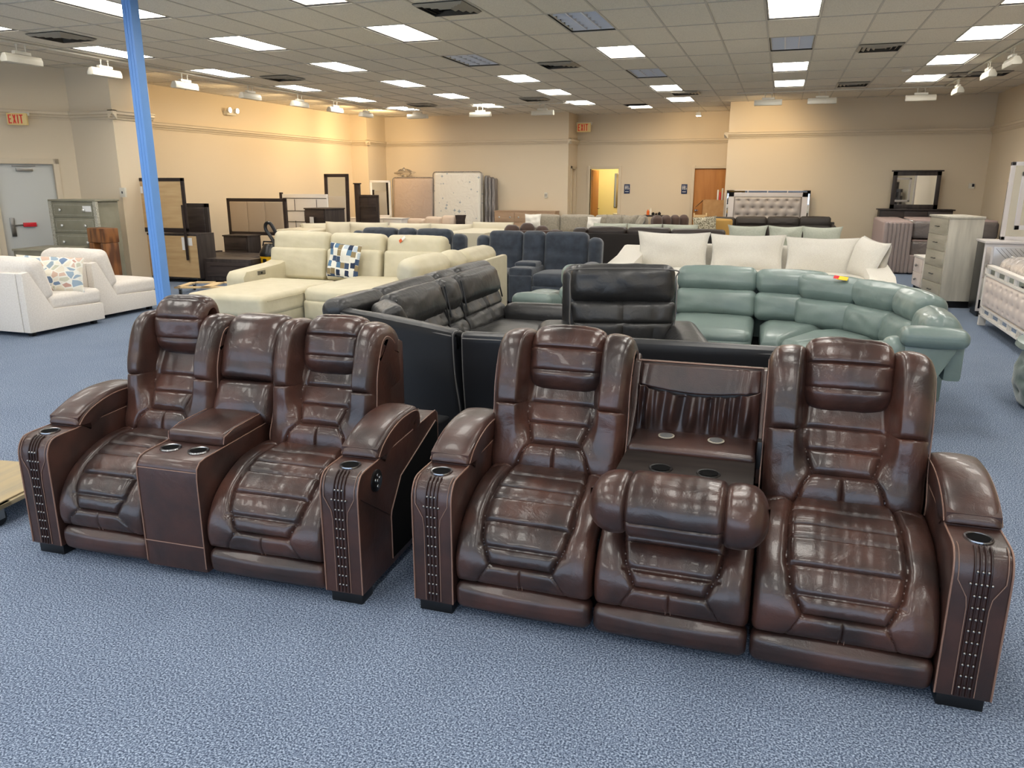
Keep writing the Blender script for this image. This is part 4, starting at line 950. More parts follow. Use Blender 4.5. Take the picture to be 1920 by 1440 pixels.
MB().rbox((-2.38, 7.82, .57), (.44, .5, .16), .07, (0, 0, .02), n=8, rot=RX(-.12)).build('arm_pad', 'teal', tl)
B('foot', 'blkplastic', tl, (-2.4, -2.3, 7.65, 7.75, 0, .2), (-2.4, -2.3, 8.2, 8.3, 0, .2), (.9, .98, 6.2, 6.3, 0, .1), (-.2, -.1, 8.25, 8.33, 0, .1))
tg = tag(B('price_tag', 'yellowtag', None, (-.05, .05, -.035, .035, 0, .004), bevel=.001), 'yellow and red paper tag lying on the sage green sectional headrest', 'tag'); tg.location = (.60, 7.84, .925); tg.rotation_euler = (.35, .1, -.2)
M_t = MB(); 
tr_ = B('printed_corner', 'red', tg, (-.075, -.03, -.03, .03, .003, .006), bevel=0)
# ------------------------------------------------------------------ white linen sofa
ws = thing('linen_sofa', 'white linen sofa with four large loose cushions behind the sage sectional', 'sofa', (0, 0, 0))
B('base_frame', 'linen', ws, (-2.1, 1.25, 11.03, 12.9, .06, .36), bevel=.03)
cush('back_panel', (-.42, 12.84, .48), (3.3, .2, .72), 'linen', ws, r=.05, puff=(0, 0, 0))
for k in range(3): cush('seat_cushion', (-1.46 + 1.08 * k, 11.75, .40), (1.07, 1.4, .2), 'linen', ws, r=.06, puff=(0, .02, .025), wr=.003)
def slope_arm(x0, x1, name='armrest'):
    MB().prism([(11.0, .06), (11.0, .50), (11.25, .60), (12.3, .68), (12.95, .80), (12.95, .06)], x0, x1, 'x').build(name, 'linen', ws, bevel=.05)
slope_arm(-2.42, -2.02); slope_arm(1.18, 1.52)
pl = [(-1.57, 12.5, 1.14, .64, 3), (-.44, 12.46, 1.12, .62, 4), (.64, 12.42, 1.06, .58, 5)]
for x, y, w, h, s in pl: pillow('back_cushion', w, h + .02, .34, 'linen', ws, (x, y, .715), RZ(.02 * (s - 4)) @ RX(-.22), seed=s, pinch=.085)
pillow('end_cushion', .74, .62, .40, 'linen', ws, (1.24, 12.1, .72), RZ(-1.15) @ RX(-.3) @ RY(.08), seed=9, pinch=.10)
B('foot', 'blkplastic', ws, *[(x, x + .08, y, y + .08, 0, .06) for x in (-2.3, 1.3) for y in (11.1, 12.8)])
# ------------------------------------------------------------------ navy recliners
row_sofa('reclining_loveseat', 'navy blue fabric reclining loveseat with centre console and cup holders, between cream and sage sectionals', (-3.53, 10.9, 0), 0,
         [(-1.02, -.80, 'wing', .98), (-.80, -.24, 'back'), (-.24, .12, 'console'), (.12, .80, 'back'), (.80, 1.02, 'wing', .98)], 'navy', top=1.05, seat=.47, cat='loveseat', r=.07)
row_sofa('reclining_loveseat', 'navy blue fabric reclining loveseat mostly hidden behind the cream sectional backs', (-5.93, 11.2, 0), 0,
         [(-1.04, -.84, 'wing', .99), (-.84, -.17, 'back'), (-.17, .18, 'console'), (.18, .82, 'back'), (.82, 1.06, 'wing', .97)], 'navy', top=1.04, seat=.47, cat='loveseat', r=.08)
# ------------------------------------------------------------------ cream leather reclining sectional
cs = thing('reclining_sectional', 'cream leather reclining sectional with a chaise, patterned pillow and power arm', 'sectional sofa', (0, 0, 0))
def crm(name, c, s, **k): return cush(name, c, s, 'cream', cs, **k)
for cx, w, tp in ((-6.86, .98, 1.06), (-5.90, .92, 1.05), (-4.94, .94, 1.04)):
    crm('headrest', (cx, 10.27, tp - .17), (w - .01, .24, .35), r=.085, puff=(0, .03, .01), lean=-.15, wr=.002, n=12)
    crm('back_cushion', (cx, 10.15, .60), (w - .02, .22, .46), r=.05, puff=(0, .03, 0), lean=-.15, sx=(-w * .27, w * .27), gd=.012, gw=.01, n=16, wr=.002)
    B('outer_back', 'cream', cs, (cx - w / 2 + .01, cx + w / 2 - .01, 10.33, 10.43, .06, tp - .1), bevel=.04)
a = MB().prism([(9.02, .12), (9.02, .50), (9.10, .58), (9.45, .60), (9.9, .625), (10.25, .69), (10.4, .68), (10.4, .12)], -7.36, -7.04, 'x').build('armrest', 'cream', cs, bevel=.06)
b = MB().prism([(-.09, -.03), (.09, -.03), (.09, .03), (-.09, .03)], 0, .006, 'z'); o = b.build('power_switch', 'steel', a, bevel=.004); o.matrix_world = Matrix.Translation((-7.04, 9.42, .53)) @ RZ(PI / 2) @ RX(PI / 2)
MB().lathe([(.018, 0), (.016, .008), (.001, .009)], (0, 0, .005), 14).build('switch_button', 'blkplastic', o)
ce = MB().rbox((-6.34, 8.55, .335), (1.12, 1.75, .27), .07, (0, 0, .02), n=10).build('chaise_cushion', 'cream', cs)
B('chaise_base', 'cream', cs, (-6.86, -5.80, 7.76, 9.9, .07, .28), bevel=.04)
pl_ = MB()
pl_.tube([(-6.88, 7.70, .40), (-5.82, 7.70, .40)], .003); pl_.tube([(-5.775, 7.8, .40), (-5.775, 9.2, .40)], .003); pl_.build('stitching', 'thread2', ce)

crm('seat_cushion', (-5.28, 9.25, .37), (.98, 1.45, .22), r=.08, puff=(0, .02, .02), n=12)
crm('footrest', (-5.28, 8.56, .19), (.97, .1, .26), r=.04, puff=(0, .02, 0))
crm('seat_cushion', (-4.55, 9.3, .37), (.5, 1.3, .2), r=.07)
B('base_frame', 'cream', cs, (-7.3, -3.6, 9.5, 10.35, .06, .30), bevel=.04)
# right leg of the sectional, seats facing the chaise
for cy, w, tp in ((8.05, .98, .99), (8.80, .48, .98), (9.60, 1.08, .96)):
    crm('headrest', (-3.80, cy, tp - .15), (w - .01, .26, .28), r=.10, puff=(0, .04, .02), lean=-.2, rz=-PI / 2, n=14, wr=.003)
    crm('back_cushion', (-3.92, cy, .56), (w - .01, .2, .40), r=.06, puff=(0, .03, 0), lean=-.2, rz=-PI / 2, n=10)
MB().prism([(7.5, .06), (7.5, .80), (10.15, .83), (10.2, .81), (10.2, .06)], -3.62, -3.54, 'x').build('outer_back', 'cream', cs, bevel=.02)
crm('seat_cushion', (-4.35, 8.9, .36), (.8, 2.4, .2), r=.07)
crm('armrest', (-4.2, 7.66, .30), (1.1, .24, .5), r=.08, puff=(0, 0, .02))
B('base_frame', 'cream', cs, (-4.7, -3.62, 7.75, 10.2, .06, .30), bevel=.04)
B('foot', 'blkplastic', cs, *[(x, x + .07, y, y + .07, 0, .07) for x, y in ((-6.8, 7.9), (-5.95, 7.9), (-7.3, 9.1), (-3.75, 7.8), (-4.6, 7.8), (-3.75, 10.0), (-7.3, 10.2))])
tg = tag(B('price_tag', 'papertag', None, (-.055, .055, -.02, .02, 0, .004), bevel=.001), 'small orange and white tag clipped on the cream sectional headrest', 'tag'); tg.location = (-5.12, 10.14, 1.0); tg.rotation_euler = (1.2, -.7, 0)
B('orange_print', 'cushtag', tg, (-.06, -.01, -.024, .024, .002, .006), bevel=0)
# ------------------------------------------------------------------ sofas farther back
row_sofa('leather_sofa', 'dark espresso leather sofa seen from behind, back turned to the white linen sofa', (-2.25, 15.15, 0), PI,
         [(-1.36, -.40, 'back', .97), (-.40, .40, 'back', .985), (.40, 1.14, 'back', .985), (1.14, 1.42, 'back', .96)], 'esp', top=.98, backm='espbk', split=.22)
for i in range(4):
    pass
row_sofa('power_recliner', 'brown leather curved recliner row peeking over the navy loveseat', (-4.55, 14.35, 0), math.radians(205),
         [(-.52, -.27, 'back', .95), (-.28, -.02, 'back', 1.02), (-.02, .26, 'back', 1.07), (.26, .55, 'back', 1.04)], 'choc', top=1.05, cat='recliner', r=.1, split=.2)
cf = row_sofa('leather_sectional', 'ivory leather sectional with pillow backs behind the cream and navy seats', (-7.55, 14.55, 0), 0,
         [(-2.9, -2.05, 'arm', .80)], 'ivory', top=.85, cat='sectional sofa')
B('back_panel', 'ivory', cf, (-2.9, 2.35, .95, 1.05, .05, .86), bevel=.03); B('base_frame', 'ivory', cf, (-2.7, 2.3, .1, .9, .06, .4), bevel=.04)
for x, w, h, s, rz in ((-2.32, .62, .42, 1, .5), (-1.72, .66, .50, 2, .1), (-.98, .96, .50, 3, 0), (.02, .98, .50, 4, 0), (1.0, 1.02, .50, 5, 0)):
    pillow('back_cushion', w, h, .28, 'ivory', cf, (x, .72, .70), RZ(rz) @ RX(-.15), seed=s, pinch=.04)
B('end_panel', 'ivory', cf, (1.52, 2.36, -.9, .98, .06, .88), bevel=.05)
pillow('back_cushion', .9, .46, .26, 'ivory', cf, (1.98, .55, .78), RX(-.15), seed=8, pinch=.04)
tag(pillow('throw_pillow', .42, .36, .14, 'linen', None, (-5.95, 19.12, .84), RZ(.2) @ RX(-.3), seed=21), 'small white throw pillow poking up left of the grey chenille backs', 'pillow')
row_sofa('chenille_sofa', 'long grey chenille sofa across the room below the restroom doorway', (-4.35, 18.8, 0), 0,
         [(-1.82, -.98, 'back', .98), (-.98, -.08, 'back', .985), (-.08, .82, 'back', .99), (.82, 1.25, 'back', .99)], 'greyfab', top=.99, r=.08, two=False, split=.45)
for x, s, lab in ((-3.47, 31, 'leftmost'), (-2.72, 32, 'middle'), (-1.97, 33, 'rightmost')):
    tag(pillow('back_cushion', .74, .44, .24, 'mist', None, (x, 16.75, .72), RX(-.15), seed=s, pinch=.05), 'white loose sofa cushion rising behind the espresso sofa, %s of three' % lab, 'cushion', 'cushions of the low pale sofa')
wl_ = row_sofa('fabric_sofa', 'low pale fabric sofa hidden behind the espresso leather sofa', (-2.75, 16.1, 0), 0, [(-1.32, -1.12, 'arm', .6), (1.16, 1.36, 'arm', .6)], 'mist', top=.8, depth=1.0)
cush('seat_cushion', (0, .38, .38), (2.0, .76, .2), 'mist', wl_, r=.05)
tag(pillow('throw_pillow', .36, .34, .16, 'linen', None, (-4.35, 19.05, .80), RZ(-.1) @ RX(-.3), seed=24), 'small white throw pillow leaning on the grey chenille sofa', 'pillow')
for k, (x, y, rz) in enumerate(((-3.84, 19.0, -.05), (-3.43, 18.95, -.3), (-3.12, 18.62, -1.1))):
    tag(pillow('throw_pillow', .4, .46, .2, 'greyfab', None, (x, y, .80), RZ(rz) @ RX(-.2), seed=40 + k), 'taupe throw pillow at the right end of the grey sofa, %s of three' % ('leftmost', 'middle', 'rightmost')[k], 'pillow', 'taupe pillows on the grey sofa')
row_sofa('leather_sectional', 'charcoal leather sectional below the silver tufted headboard', (.1, 18.75, 0), 0,
         [(-1.85, -1.1, 'back', .98), (-1.1, -.38, 'back', 1.0), (-.38, .34, 'back', 1.01), (.34, 1.02, 'back', 1.02), (1.02, 1.12, 'arm', .85)], 'char', top=1.0, cat='sectional sofa', r=.06, split=.2)
dk = thing('curved_loveseat', 'dark brown curved recliner section joining the charcoal sectional at its left', 'loveseat', (-2.24, 19.40, 0), math.radians(35))
for k in range(4): cush('back_cushion', (-.5 + k * .27, .35 + .05 * k, .74), (.25, .3, .5), 'choc', dk, r=.1, lean=-.1, rz=-.15 * k)
B('base_frame', 'choc', dk, (-.62, .45, -.2, .55, .0, .5), bevel=.04)
tag(pillow('throw_pillow', .52, .42, .2, 'floral', None, (-1.55, 17.72, .86), RZ(.1) @ RX(-.25) @ RY(-.08), seed=51), 'mottled green and cream throw pillow against the mustard chair', 'pillow')
mu = thing('accent_chair', 'mustard yellow chair back behind the mottled pillow', 'chair', (-1.4, 17.85, 0)); cush('backrest', (.0, .12, .66), (.84, .16, .68), 'mustard', mu, r=.04); cush('seat', (0, -.2, .35), (.8, .6, .25), 'mustard', mu, r=.05); B('foot', 'espwood', mu, (-.36, -.3, -.42, -.36, 0, .23), (.3, .36, -.42, -.36, 0, .23), (-.36, -.3, .1, .16, 0, .33), (.3, .36, .1, .16, 0, .33))

ms = row_sofa('fabric_sofa', 'pale grey-green fabric sofa with three loose back cushions, behind the white linen sofa', (.1, 15.3, 0), 0, [(-1.22, -1.02, 'arm', .62), (1.1, 1.3, 'arm', .62)], 'mist', top=.78, depth=1.05)
cush('seat_cushion', (0.03, .4, .38), (2.1, .8, .2), 'mist', ms, r=.05)
for x, w, s in ((-.68, .76, 61), (.03, .66, 62), (.68, .74, 63)): pillow('back_cushion', w, .50, .26, 'mist', ms, (x, .68, .74), RX(-.15), seed=s, pinch=.12)
row_sofa('leather_sofa', 'blush beige leather sofa in front of the leaning mattresses', (-8.75, 18.0, 0), math.radians(-14), [(-.8, -.2, 'back', .86), (-.2, .35, 'back', .92), (.35, .74, 'back', .96)], 'beige', top=.92, r=.08, two=False)
ol = thing('end_table', 'dark flared block at the right end of the beige sofa', 'table', (-7.74, 18.65, 0)); MB().prism([(-.08, 0), (.08, 0), (.08, .85), (.115, .98), (-.115, .98), (-.08, .85)], -.1, .1, 'y').build('body', 'espwood', ol)
# ------------------------------------------------------------------ cream linen armless chairs at left
def linen_chair(name, label, loc, w, arm=False, dcut=0):
    """seen from its right side; local +y is the way it faces, x from -w to 0"""
    t = thing(name, label, 'chair', loc)
    pr = [(0, .055), (0, .76 + dcut), (.09, .775 + dcut), (.36, .30), (1.10, .27), (1.10, .055)]
    MB().prism([(y, z) for y, z in pr], -.10, 0, 'x').build('side_panel', 'creamfab', t, bevel=.012)
    B('base', 'creamfab', t, (-w, -.11, .10, 1.09, .055, .265), bevel=.012); B('back_panel', 'creamfab', t, (-w, -.11, 0, .12, .055, .76), bevel=.012)
    MB().rbox((-w / 2, .72, .365), (w - .02, .78, .19), .06, (0, .02, .03), n=10).build('seat_cushion', 'creamfab', t)
    cush('back_cushion', (-w / 2, .27, .655), (w - .04, .24, .52), 'creamfab', t, r=.08, puff=(0.01, .05, .02), lean=.28, n=12, wr=.004)
    if arm: MB().rbox((-w - .06, .52, .42), (.16, .95, .5), .05, (0, 0, .02), n=6).build('armrest', 'creamfab', t)
    B('foot', 'blkplastic', t, *[(x, x + .06, y, y + .06, 0, .06) for x in (-w + .05, -.14) for y in (.08, .98)])
    return t
linen_chair('armless_chair', 'cream linen armless chair at the left picture edge holding a patterned pillow', (-8.32, 6.68, 0), 1.25)
linen_chair('armless_chair', 'cream linen chair section just left of the blue column', (-8.52, 7.86, 0), 1.05, arm=True)

# ------------------------------------------------------------------ patterned throw pillows
def patt(name, kind):
    m = D.materials.new(name); m.use_nodes = True; nt = m.node_tree; N = nt.nodes; L = nt.links; b = N['Principled BSDF']; b.inputs['Roughness'].default_value = .95
    tc = N.new('ShaderNodeTexCoord'); mp = N.new('ShaderNodeMapping'); L.new(tc.outputs['Object'], mp.inputs[0])
    v = N.new('ShaderNodeTexVoronoi'); v.inputs['Scale'].default_value = 1
    r = N.new('ShaderNodeValToRGB'); r.color_ramp.interpolation = 'CONSTANT'; e = r.color_ramp.elements
    if kind == 'blocks':
        v.distance = 'CHEBYCHEV'; v.feature = 'F1'; v.inputs['Randomness'].default_value = .45; mp.inputs['Scale'].default_value = (14, .01, 11)
        cols = [(0, S(226, 224, 214)), (.26, S(58, 76, 104)), (.42, S(140, 124, 92)), (.58, S(216, 214, 204)), (.68, S(88, 122, 152)), (.82, S(38, 50, 74)), (.92, S(178, 190, 200))]
    else:
        v.inputs['Randomness'].default_value = 1; mp.inputs['Scale'].default_value = (11, .01, 12)
        cols = [(0, S(222, 214, 196)), (.2, S(150, 168, 182)), (.36, S(206, 178, 160)), (.5, S(196, 196, 176)), (.62, S(226, 220, 204)), (.74, S(112, 132, 158)), (.86, S(188, 150, 138))]
    L.new(mp.outputs[0], v.inputs['Vector'])
    e[0].position = 0; e[0].color = cols[0][1]; e[1].position = cols[1][0]; e[1].color = cols[1][1]
    for p, c in cols[2:]: x = e.new(p); x.color = c
    sp = N.new('ShaderNodeSeparateColor'); L.new(v.outputs['Color'], sp.inputs[0]); L.new(sp.outputs[0], r.inputs[0])
    # pale borders between the cells
    v2 = N.new('ShaderNodeTexVoronoi'); v2.feature = 'DISTANCE_TO_EDGE' if kind != 'blocks' else 'F1'; v2.inputs['Scale'].default_value = 1; v2.inputs['Randomness'].default_value = v.inputs['Randomness'].default_value
    if kind == 'blocks': v2.distance = 'CHEBYCHEV'
    L.new(mp.outputs[0], v2.inputs['Vector'])
    c = N.new('ShaderNodeMath'); c.operation = 'GREATER_THAN' if kind == 'blocks' else 'LESS_THAN'; c.inputs[1].default_value = .47 if kind == 'blocks' else .07
    L.new(v2.outputs['Distance'], c.inputs[0]); mx = N.new('ShaderNodeMixRGB'); L.new(c.outputs[0], mx.inputs[0]); L.new(r.outputs[0], mx.inputs[1]); mx.inputs[2].default_value = S(228, 226, 216)
    L.new(mx.outputs[0], b.inputs['Base Color']); return m
M['blocks'] = patt('blue_tan_block_print', 'blocks'); M['pastel'] = patt('pastel_abstract_print', 'abs')
o = pillow('throw_pillow', .50, .50, .16, 'blocks', None, (0, 0, 0), RX(0), seed=71, pinch=.05)
tag(o, 'blue, tan and white block-print pillow propped on the cream leather sectional', 'pillow'); o.location = (-5.93, 9.86, .69); o.rotation_euler = (-.22, .10, .05)
o = pillow('throw_pillow', .74, .46, .22, 'pastel', None, (0, 0, 0), RX(0), seed=72, pinch=.05)
tag(o, 'pastel abstract-print pillow lying on the armless chair at the left edge', 'pillow'); o.location = (-8.64, 7.34, .68); o.rotation_euler = (-.35, .1, .8)
# ------------------------------------------------------------------ case goods helpers (local -y is the front, origin centre of the front edge on the floor)
def chest(kind, label, loc, rz, w, d, h, rows, mbody, mfront, mtrim=None, handle='bar', base=.08, cat='dresser', hm='steel', back=None, topm=None, over=.02, gap=.012):
    t = thing(kind, label, cat, loc, rz)
    B('body', mbody, t, (-w / 2, w / 2, .0, d, base, h - .025), bevel=.003)
    B('top', topm or mbody, t, (-w / 2 - over, w / 2 + over, -over, d + .005, h - .03, h), bevel=.005)
    if back: B('back_panel_board', back, t, (-w / 2 + .015, w / 2 - .015, d, d + .006, base + .02, h - .04), bevel=0)
    B('plinth', 'blkplastic' if mtrim is None else mbody, t, (-w / 2 + .02, -w / 2 + .1, .02, d - .02, 0, base), (w / 2 - .1, w / 2 - .02, .02, d - .02, 0, base), (-w / 2 + .02, w / 2 - .02, .03, .06, base * .5, base), bevel=.003)
    z = h - .04; H = (h - .05 - base); tot = sum(r[0] for r in rows)
    for rh, nc in rows:
        hh = H * rh / tot
        for k in range(nc):
            cw = (w - .05) / nc; x0 = -w / 2 + .025 + k * cw
            dr = B('drawer', mfront, t, (x0 + gap / 2, x0 + cw - gap / 2, -.016, .004, z - hh + gap / 2, z - gap / 2), bevel=.004)
            if handle == 'panel': B('drawer_panel', mfront, dr, (x0 + .035, x0 + cw - .035, -.022, -.015, z - hh + .03, z - .03), bevel=.006); B('panel_bead', 'drifttrim', dr, (x0 + .05, x0 + cw - .05, -.024, -.021, z - hh + .042, z - hh + .048), (x0 + .05, x0 + cw - .05, -.024, -.021, z - .048, z - .042), (x0 + .05, x0 + .056, -.024, -.021, z - hh + .042, z - .042), (x0 + cw - .056, x0 + cw - .05, -.024, -.021, z - hh + .042, z - .042), bevel=0)
            cx, cz_ = x0 + cw / 2, z - hh / 2
            y_ = -.022 if handle == 'panel' else -.016
            if handle == 'bar': MB().tube([(cx - .06, y_, cz_), (cx - .06, y_ - .025, cz_), (cx + .06, y_ - .025, cz_), (cx + .06, y_, cz_)], .006).build('handle', hm, dr)
            else:
                for sx in ((-.28 * cw, .28 * cw) if cw > .5 else (0,)):
                    MB().lathe([(.008, 0), (.008, .014), (.022, .02), (.026, .032), (.014, .042), (.001, .043)], (cx + sx, y_, cz_), 12, RX(PI / 2)).build('knob', hm, dr)
        z -= hh
    if mtrim:
        for sx in (-1, 1): B('corner_post', mtrim, t, (sx * w / 2 - .035, sx * w / 2 + .03, -.028, .02, base, h - .03), bevel=.004)
    return t
# left group
chest('drawer_chest', 'tall sage-grey drawer chest with crackle silver corner posts by the pillar', (-11.0, 9.95, 0), 0, .95, .46, 1.52, [(1, 1), (1, 1), (1.15, 1), (1.15, 1), (1.15, 1)], 'drift', 'drift', 'drifttrim', 'panel', hm='crystal', base=.1, over=.03)
tg2 = B('price_sticker', 'papertag', D.objects['drawer_chest'], (.22, .40, -.026, -.0225, 1.33, 1.42), bevel=0)
t = chest('nightstand', 'low sage-grey nightstand in front of the grey exit door', (-10.62, 9.45, 0), math.radians(100), .7, .72, .79, [(1, 1), (1, 1)], 'drift', 'drift', 'drifttrim', 'panel', hm='crystal', base=.1, cat='nightstand', over=.03)
t = thing('wooden_stand', 'knotty brown wooden stand with two thick legs before the sage-grey chest', 'stand', (-9.82, 9.30, 0), math.radians(-14))
B('top_rail', 'stoolwood', t, (-.23, .23, -.08, .16, .90, 1.12), bevel=.02); B('leg', 'stoolwood', t, (-.23, -.09, -.07, .14, 0, .9), bevel=.012); B('leg', 'stoolwood', t, (.09, .23, -.07, .14, 0, .9), bevel=.012)
B('stretcher', 'stoolwood', t, (-.09, .09, -.02, .04, .25, .33), bevel=.008)
t = thing('ottoman', 'long pale upholstered ottoman behind the armless cream chair', 'ottoman', (-10.9, 8.45, 0), math.radians(-6)); MB().rbox((0, 0, .42), (1.9, .62, .5), .07, (0, 0, .04), n=6).build('body', 'creamfab', t); MB().tube([(-.9, -.32, .56), (.9, -.32, .56)], .006).build('piping', 'drift', t); B('foot', 'blkplastic', t, (-.85, -.75, -.26, -.16, 0, .18), (.75, .85, -.26, -.16, 0, .18), (-.85, -.75, .16, .26, 0, .18), (.75, .85, .16, .26, 0, .18))
t = chest('dresser', 'dark dresser turned around to show its raw tan back panel, beside the blue column', (-10.66, 11.98, 0), PI, 1.46, .46, .89, [(1, 2), (1, 2)], 'dkwood', 'dkwoodx', None, 'bar', back='ply', over=.0)
B('paper_label', 'papertag', t, (-.62 , -.52, .467, .469, .68, .82), bevel=0); B('paper_label', 'papertag', t, (.60, .68, .467, .469, .76, .85), bevel=0)
hang = B('hang_tag', 'papertag', t, (-.47, -.41, .49, .492, .6, .83), bevel=0)
t = thing('dresser_mirror', 'framed mirror seen from its raw tan back, standing up from the reversed dresser', 'mirror', (-10.64, 11.5, 0))
B('frame', 'espwood', t, (-.56, -.50, -.02, .02, .93, 1.87), (.50, .56, -.02, .02, .93, 1.87), (-.56, .56, -.02, .02, 1.81, 1.87), (-.56, .56, -.02, .02, .91, .99), bevel=.004)
B('backing', 'ply', t, (-.50, .50, -.012, .0, .99, 1.81), bevel=0); B('glass', 'mirror', t, (-.49, .49, .006, .014, 1.0, 1.80), bevel=0); B('support', 'espwood', t, (-.53, -.48, -.04, -.021, .42, 1.4), bevel=.003); B('support', 'espwood', t, (.48, .53, -.04, -.021, .42, 1.4), bevel=.003); B('paper_label', 'papertag', t, (-.44, -.36, -.016, -.013, 1.6, 1.72), bevel=0)
def dolly(label, loc, rz, w, d, m='pinewood'):
    t = thing('furniture_dolly', label, 'dolly', loc, rz)
    B('deck', m, t, (-w / 2, w / 2, -d / 2, -d / 2 + .1, .115, .14), (-w / 2, w / 2, d / 2 - .1, d / 2, .115, .14), (-w / 2, -w / 2 + .1, -d / 2, d / 2, .115, .14), (w / 2 - .1, w / 2, -d / 2, d / 2, .115, .14), (-.08, .08, -d / 2, d / 2, .115, .14), bevel=.004)
    for sx in (-1, 1):
        for sy in (-1, 1):
            x, y = sx * (w / 2 - .07), sy * (d / 2 - .07)
            c = B('caster_fork', 'steel', t, (x - .03, x + .03, y - .03, y + .03, .108, .115), (x - .022, x - .018, y - .015, y + .02, .04, .11), (x + .018, x + .022, y - .015, y + .02, .04, .11), bevel=0)
            MB().lathe([(.012, -.014), (.042, -.012), (.045, 0), (.042, .012), (.012, .014)], (x, y, .046), 18, RY(PI / 2)).build('wheel', 'blkplastic', c)
    return t
dolly('pale wooden moving dolly between the blue column and the cream chaise', (-8.92, 10.62, 0), math.radians(20), 1.0, .75)
dolly('weathered plywood dolly at the left picture edge', (-4.22, 2.93, 0), math.radians(8), .8, .62, 'plyweath')
B('deck_sheet', 'plyweath', D.objects['furniture_dolly.001'], (-.38, .38, -.29, .29, .142, .15), bevel=.002)
# dark headboard behind the reversed dresser
def headboard(label, loc, rz, w, z0, z1, mframe, panels=None, mpanel=None, fr=.07, th=.06, legs=True, name='headboard', boards=False):
    t = thing(name, label, 'headboard', loc, rz)
    B('frame', mframe, t, (-w / 2, -w / 2 + fr, 0, th, 0 if legs else z0, z1), (w / 2 - fr, w / 2, 0, th, 0 if legs else z0, z1), (-w / 2, w / 2, 0, th, z1 - fr, z1), (-w / 2, w / 2, 0, th, z0, z0 + fr), bevel=.004)
    n = panels or 1; cw = (w - 2 * fr) / n
    for k in range(n):
        a = -w / 2 + fr + k * cw
        if mpanel and not boards: MB().rbox((a + cw / 2, th / 2, (z0 + z1) / 2), (cw - .004, th + .02, z1 - z0 - 2 * fr), .02, (0, .012, 0), n=6).build('upholstered_panel', mpanel, t)
        else: B('panel', mpanel or mframe, t, (a + .01, a + cw - .01, .012, th - .01, z0 + fr, z1 - fr), bevel=.004)
    return t
headboard('dark wood headboard rising behind the reversed dresser', (-10.56, 12.1, 0), 0, .86, .5, 1.41, 'dkwood', 1, 'dkwoodx')
M['oatmeal'] = mat('oatmeal_fabric', S(178, 158, 134), .95, bump=.2, bscale=300)
headboard('dark framed headboard with three oatmeal fabric panels by the left wall', (-11.25, 15.05, 0), math.radians(3), 1.52, .62, 1.44, 'espwood', 3, 'oatmeal', th=.07)
t = thing('headboard', 'cream headboard with dark grid lines beside the oatmeal panelled headboard', 'headboard', (-11.22, 17.0, 0), math.radians(2)); t.scale = (1.07, 1, 1.03)
B('panel', 'whitepaint', t, (-.62, .56, 0, .06, .25, 1.46), bevel=.004); B('post', 'espwood', t, (-.68, -.63, -.02, .07, 0, 1.5), bevel=.003)
g = MB()
for z in (1.36, 1.06, .80, .55): g.box(-.60, .54, -.012, -.002, z, z + .012)
for z, xs in ((1.06, (-.3, .28)), (.8, (-.05, .4)), (.55, (-.3, .28))):
    for x in xs: g.box(x, x + .01, -.012, -.002, z, z + .28)
g.build('grid_inlay', 'espwood', t)
B('bed_leg', 'whitepaint', t, (.5, .56, 0, .06, 0, .25), (-.6, -.54, 0, .06, 0, .25))
chest('nightstand', 'dark wood nightstand at the foot of the oatmeal headboard', (-11.15, 14.12, 0), 0, .62, .45, .68, [(1, 1), (1, 1)], 'dkwood', 'dkwoodx', None, 'bar', cat='nightstand', hm='blkplastic')
chest('drawer_chest', 'dark wood chest with a white label beside the leaning floor mirror', (-10.40, 16.1, 0), math.radians(-18), .72, .6, 1.20, [(1, 1), (1, 1), (1, 1)], 'dkwood', 'dkwoodx', None, 'bar', hm='blkplastic')
tag(B('paper_label', 'papertag', None, (-.07, .07, -.004, 0, -.07, .07), bevel=0), 'white price label stuck on the dark chest by the leaning mirror', 'label'); o = D.objects[[x.name for x in D.objects if x.name.startswith('paper_label')][-1]]
for x in D.objects:
    if x.name.startswith('paper_label') and x.parent is None: x.location = (-10.46, 16.05, .93); x.rotation_euler = (0, 0, math.radians(-18))
# platform bed with drawer footboard and slats
t = thing('platform_bed', 'dark wood platform bed frame with pale slats beside the yellow vacuum', 'bed', (0, 0, 0))
B('side_rail', 'dkwoodx', t, (-11.5, -11.42, 12.3, 14.0, .08, .36), (-9.9, -9.82, 12.45, 13.6, .08, .36), bevel=.004); B('foot_panel', 'dkwoodx', t, (-11.5, -10.2, 12.22, 12.3, .06, .4), bevel=.004)
B('platform_deck', 'dkwood', t, (-11.42, -9.9, 12.7, 13.9, .30, .34), bevel=.002)
for k in range(3): B('slat', 'pinewood', t, (-11.3, -9.95, 12.36 + k * .14, 12.44 + k * .14, .33, .36), bevel=.002)
t = thing('storage_footboard', 'dark wood storage footboard with one drawer in front of the yellow vacuum', 'bed part', (-9.46, 11.68, 0), math.radians(4))
B('body', 'dkwood', t, (-.5, .5, 0, .4, .04, .44), bevel=.004); d = B('drawer', 'dkwoodx', t, (-.42, .46, -.015, 0, .12, .38), bevel=.004); B('drawer_groove', 'espwood', d, (-.34, .4, -.022, -.014, .31, .325), bevel=0); B('foot', 'blkplastic', t, (-.48, -.42, .05, .1, 0, .05), (.42, .48, .05, .1, 0, .05))
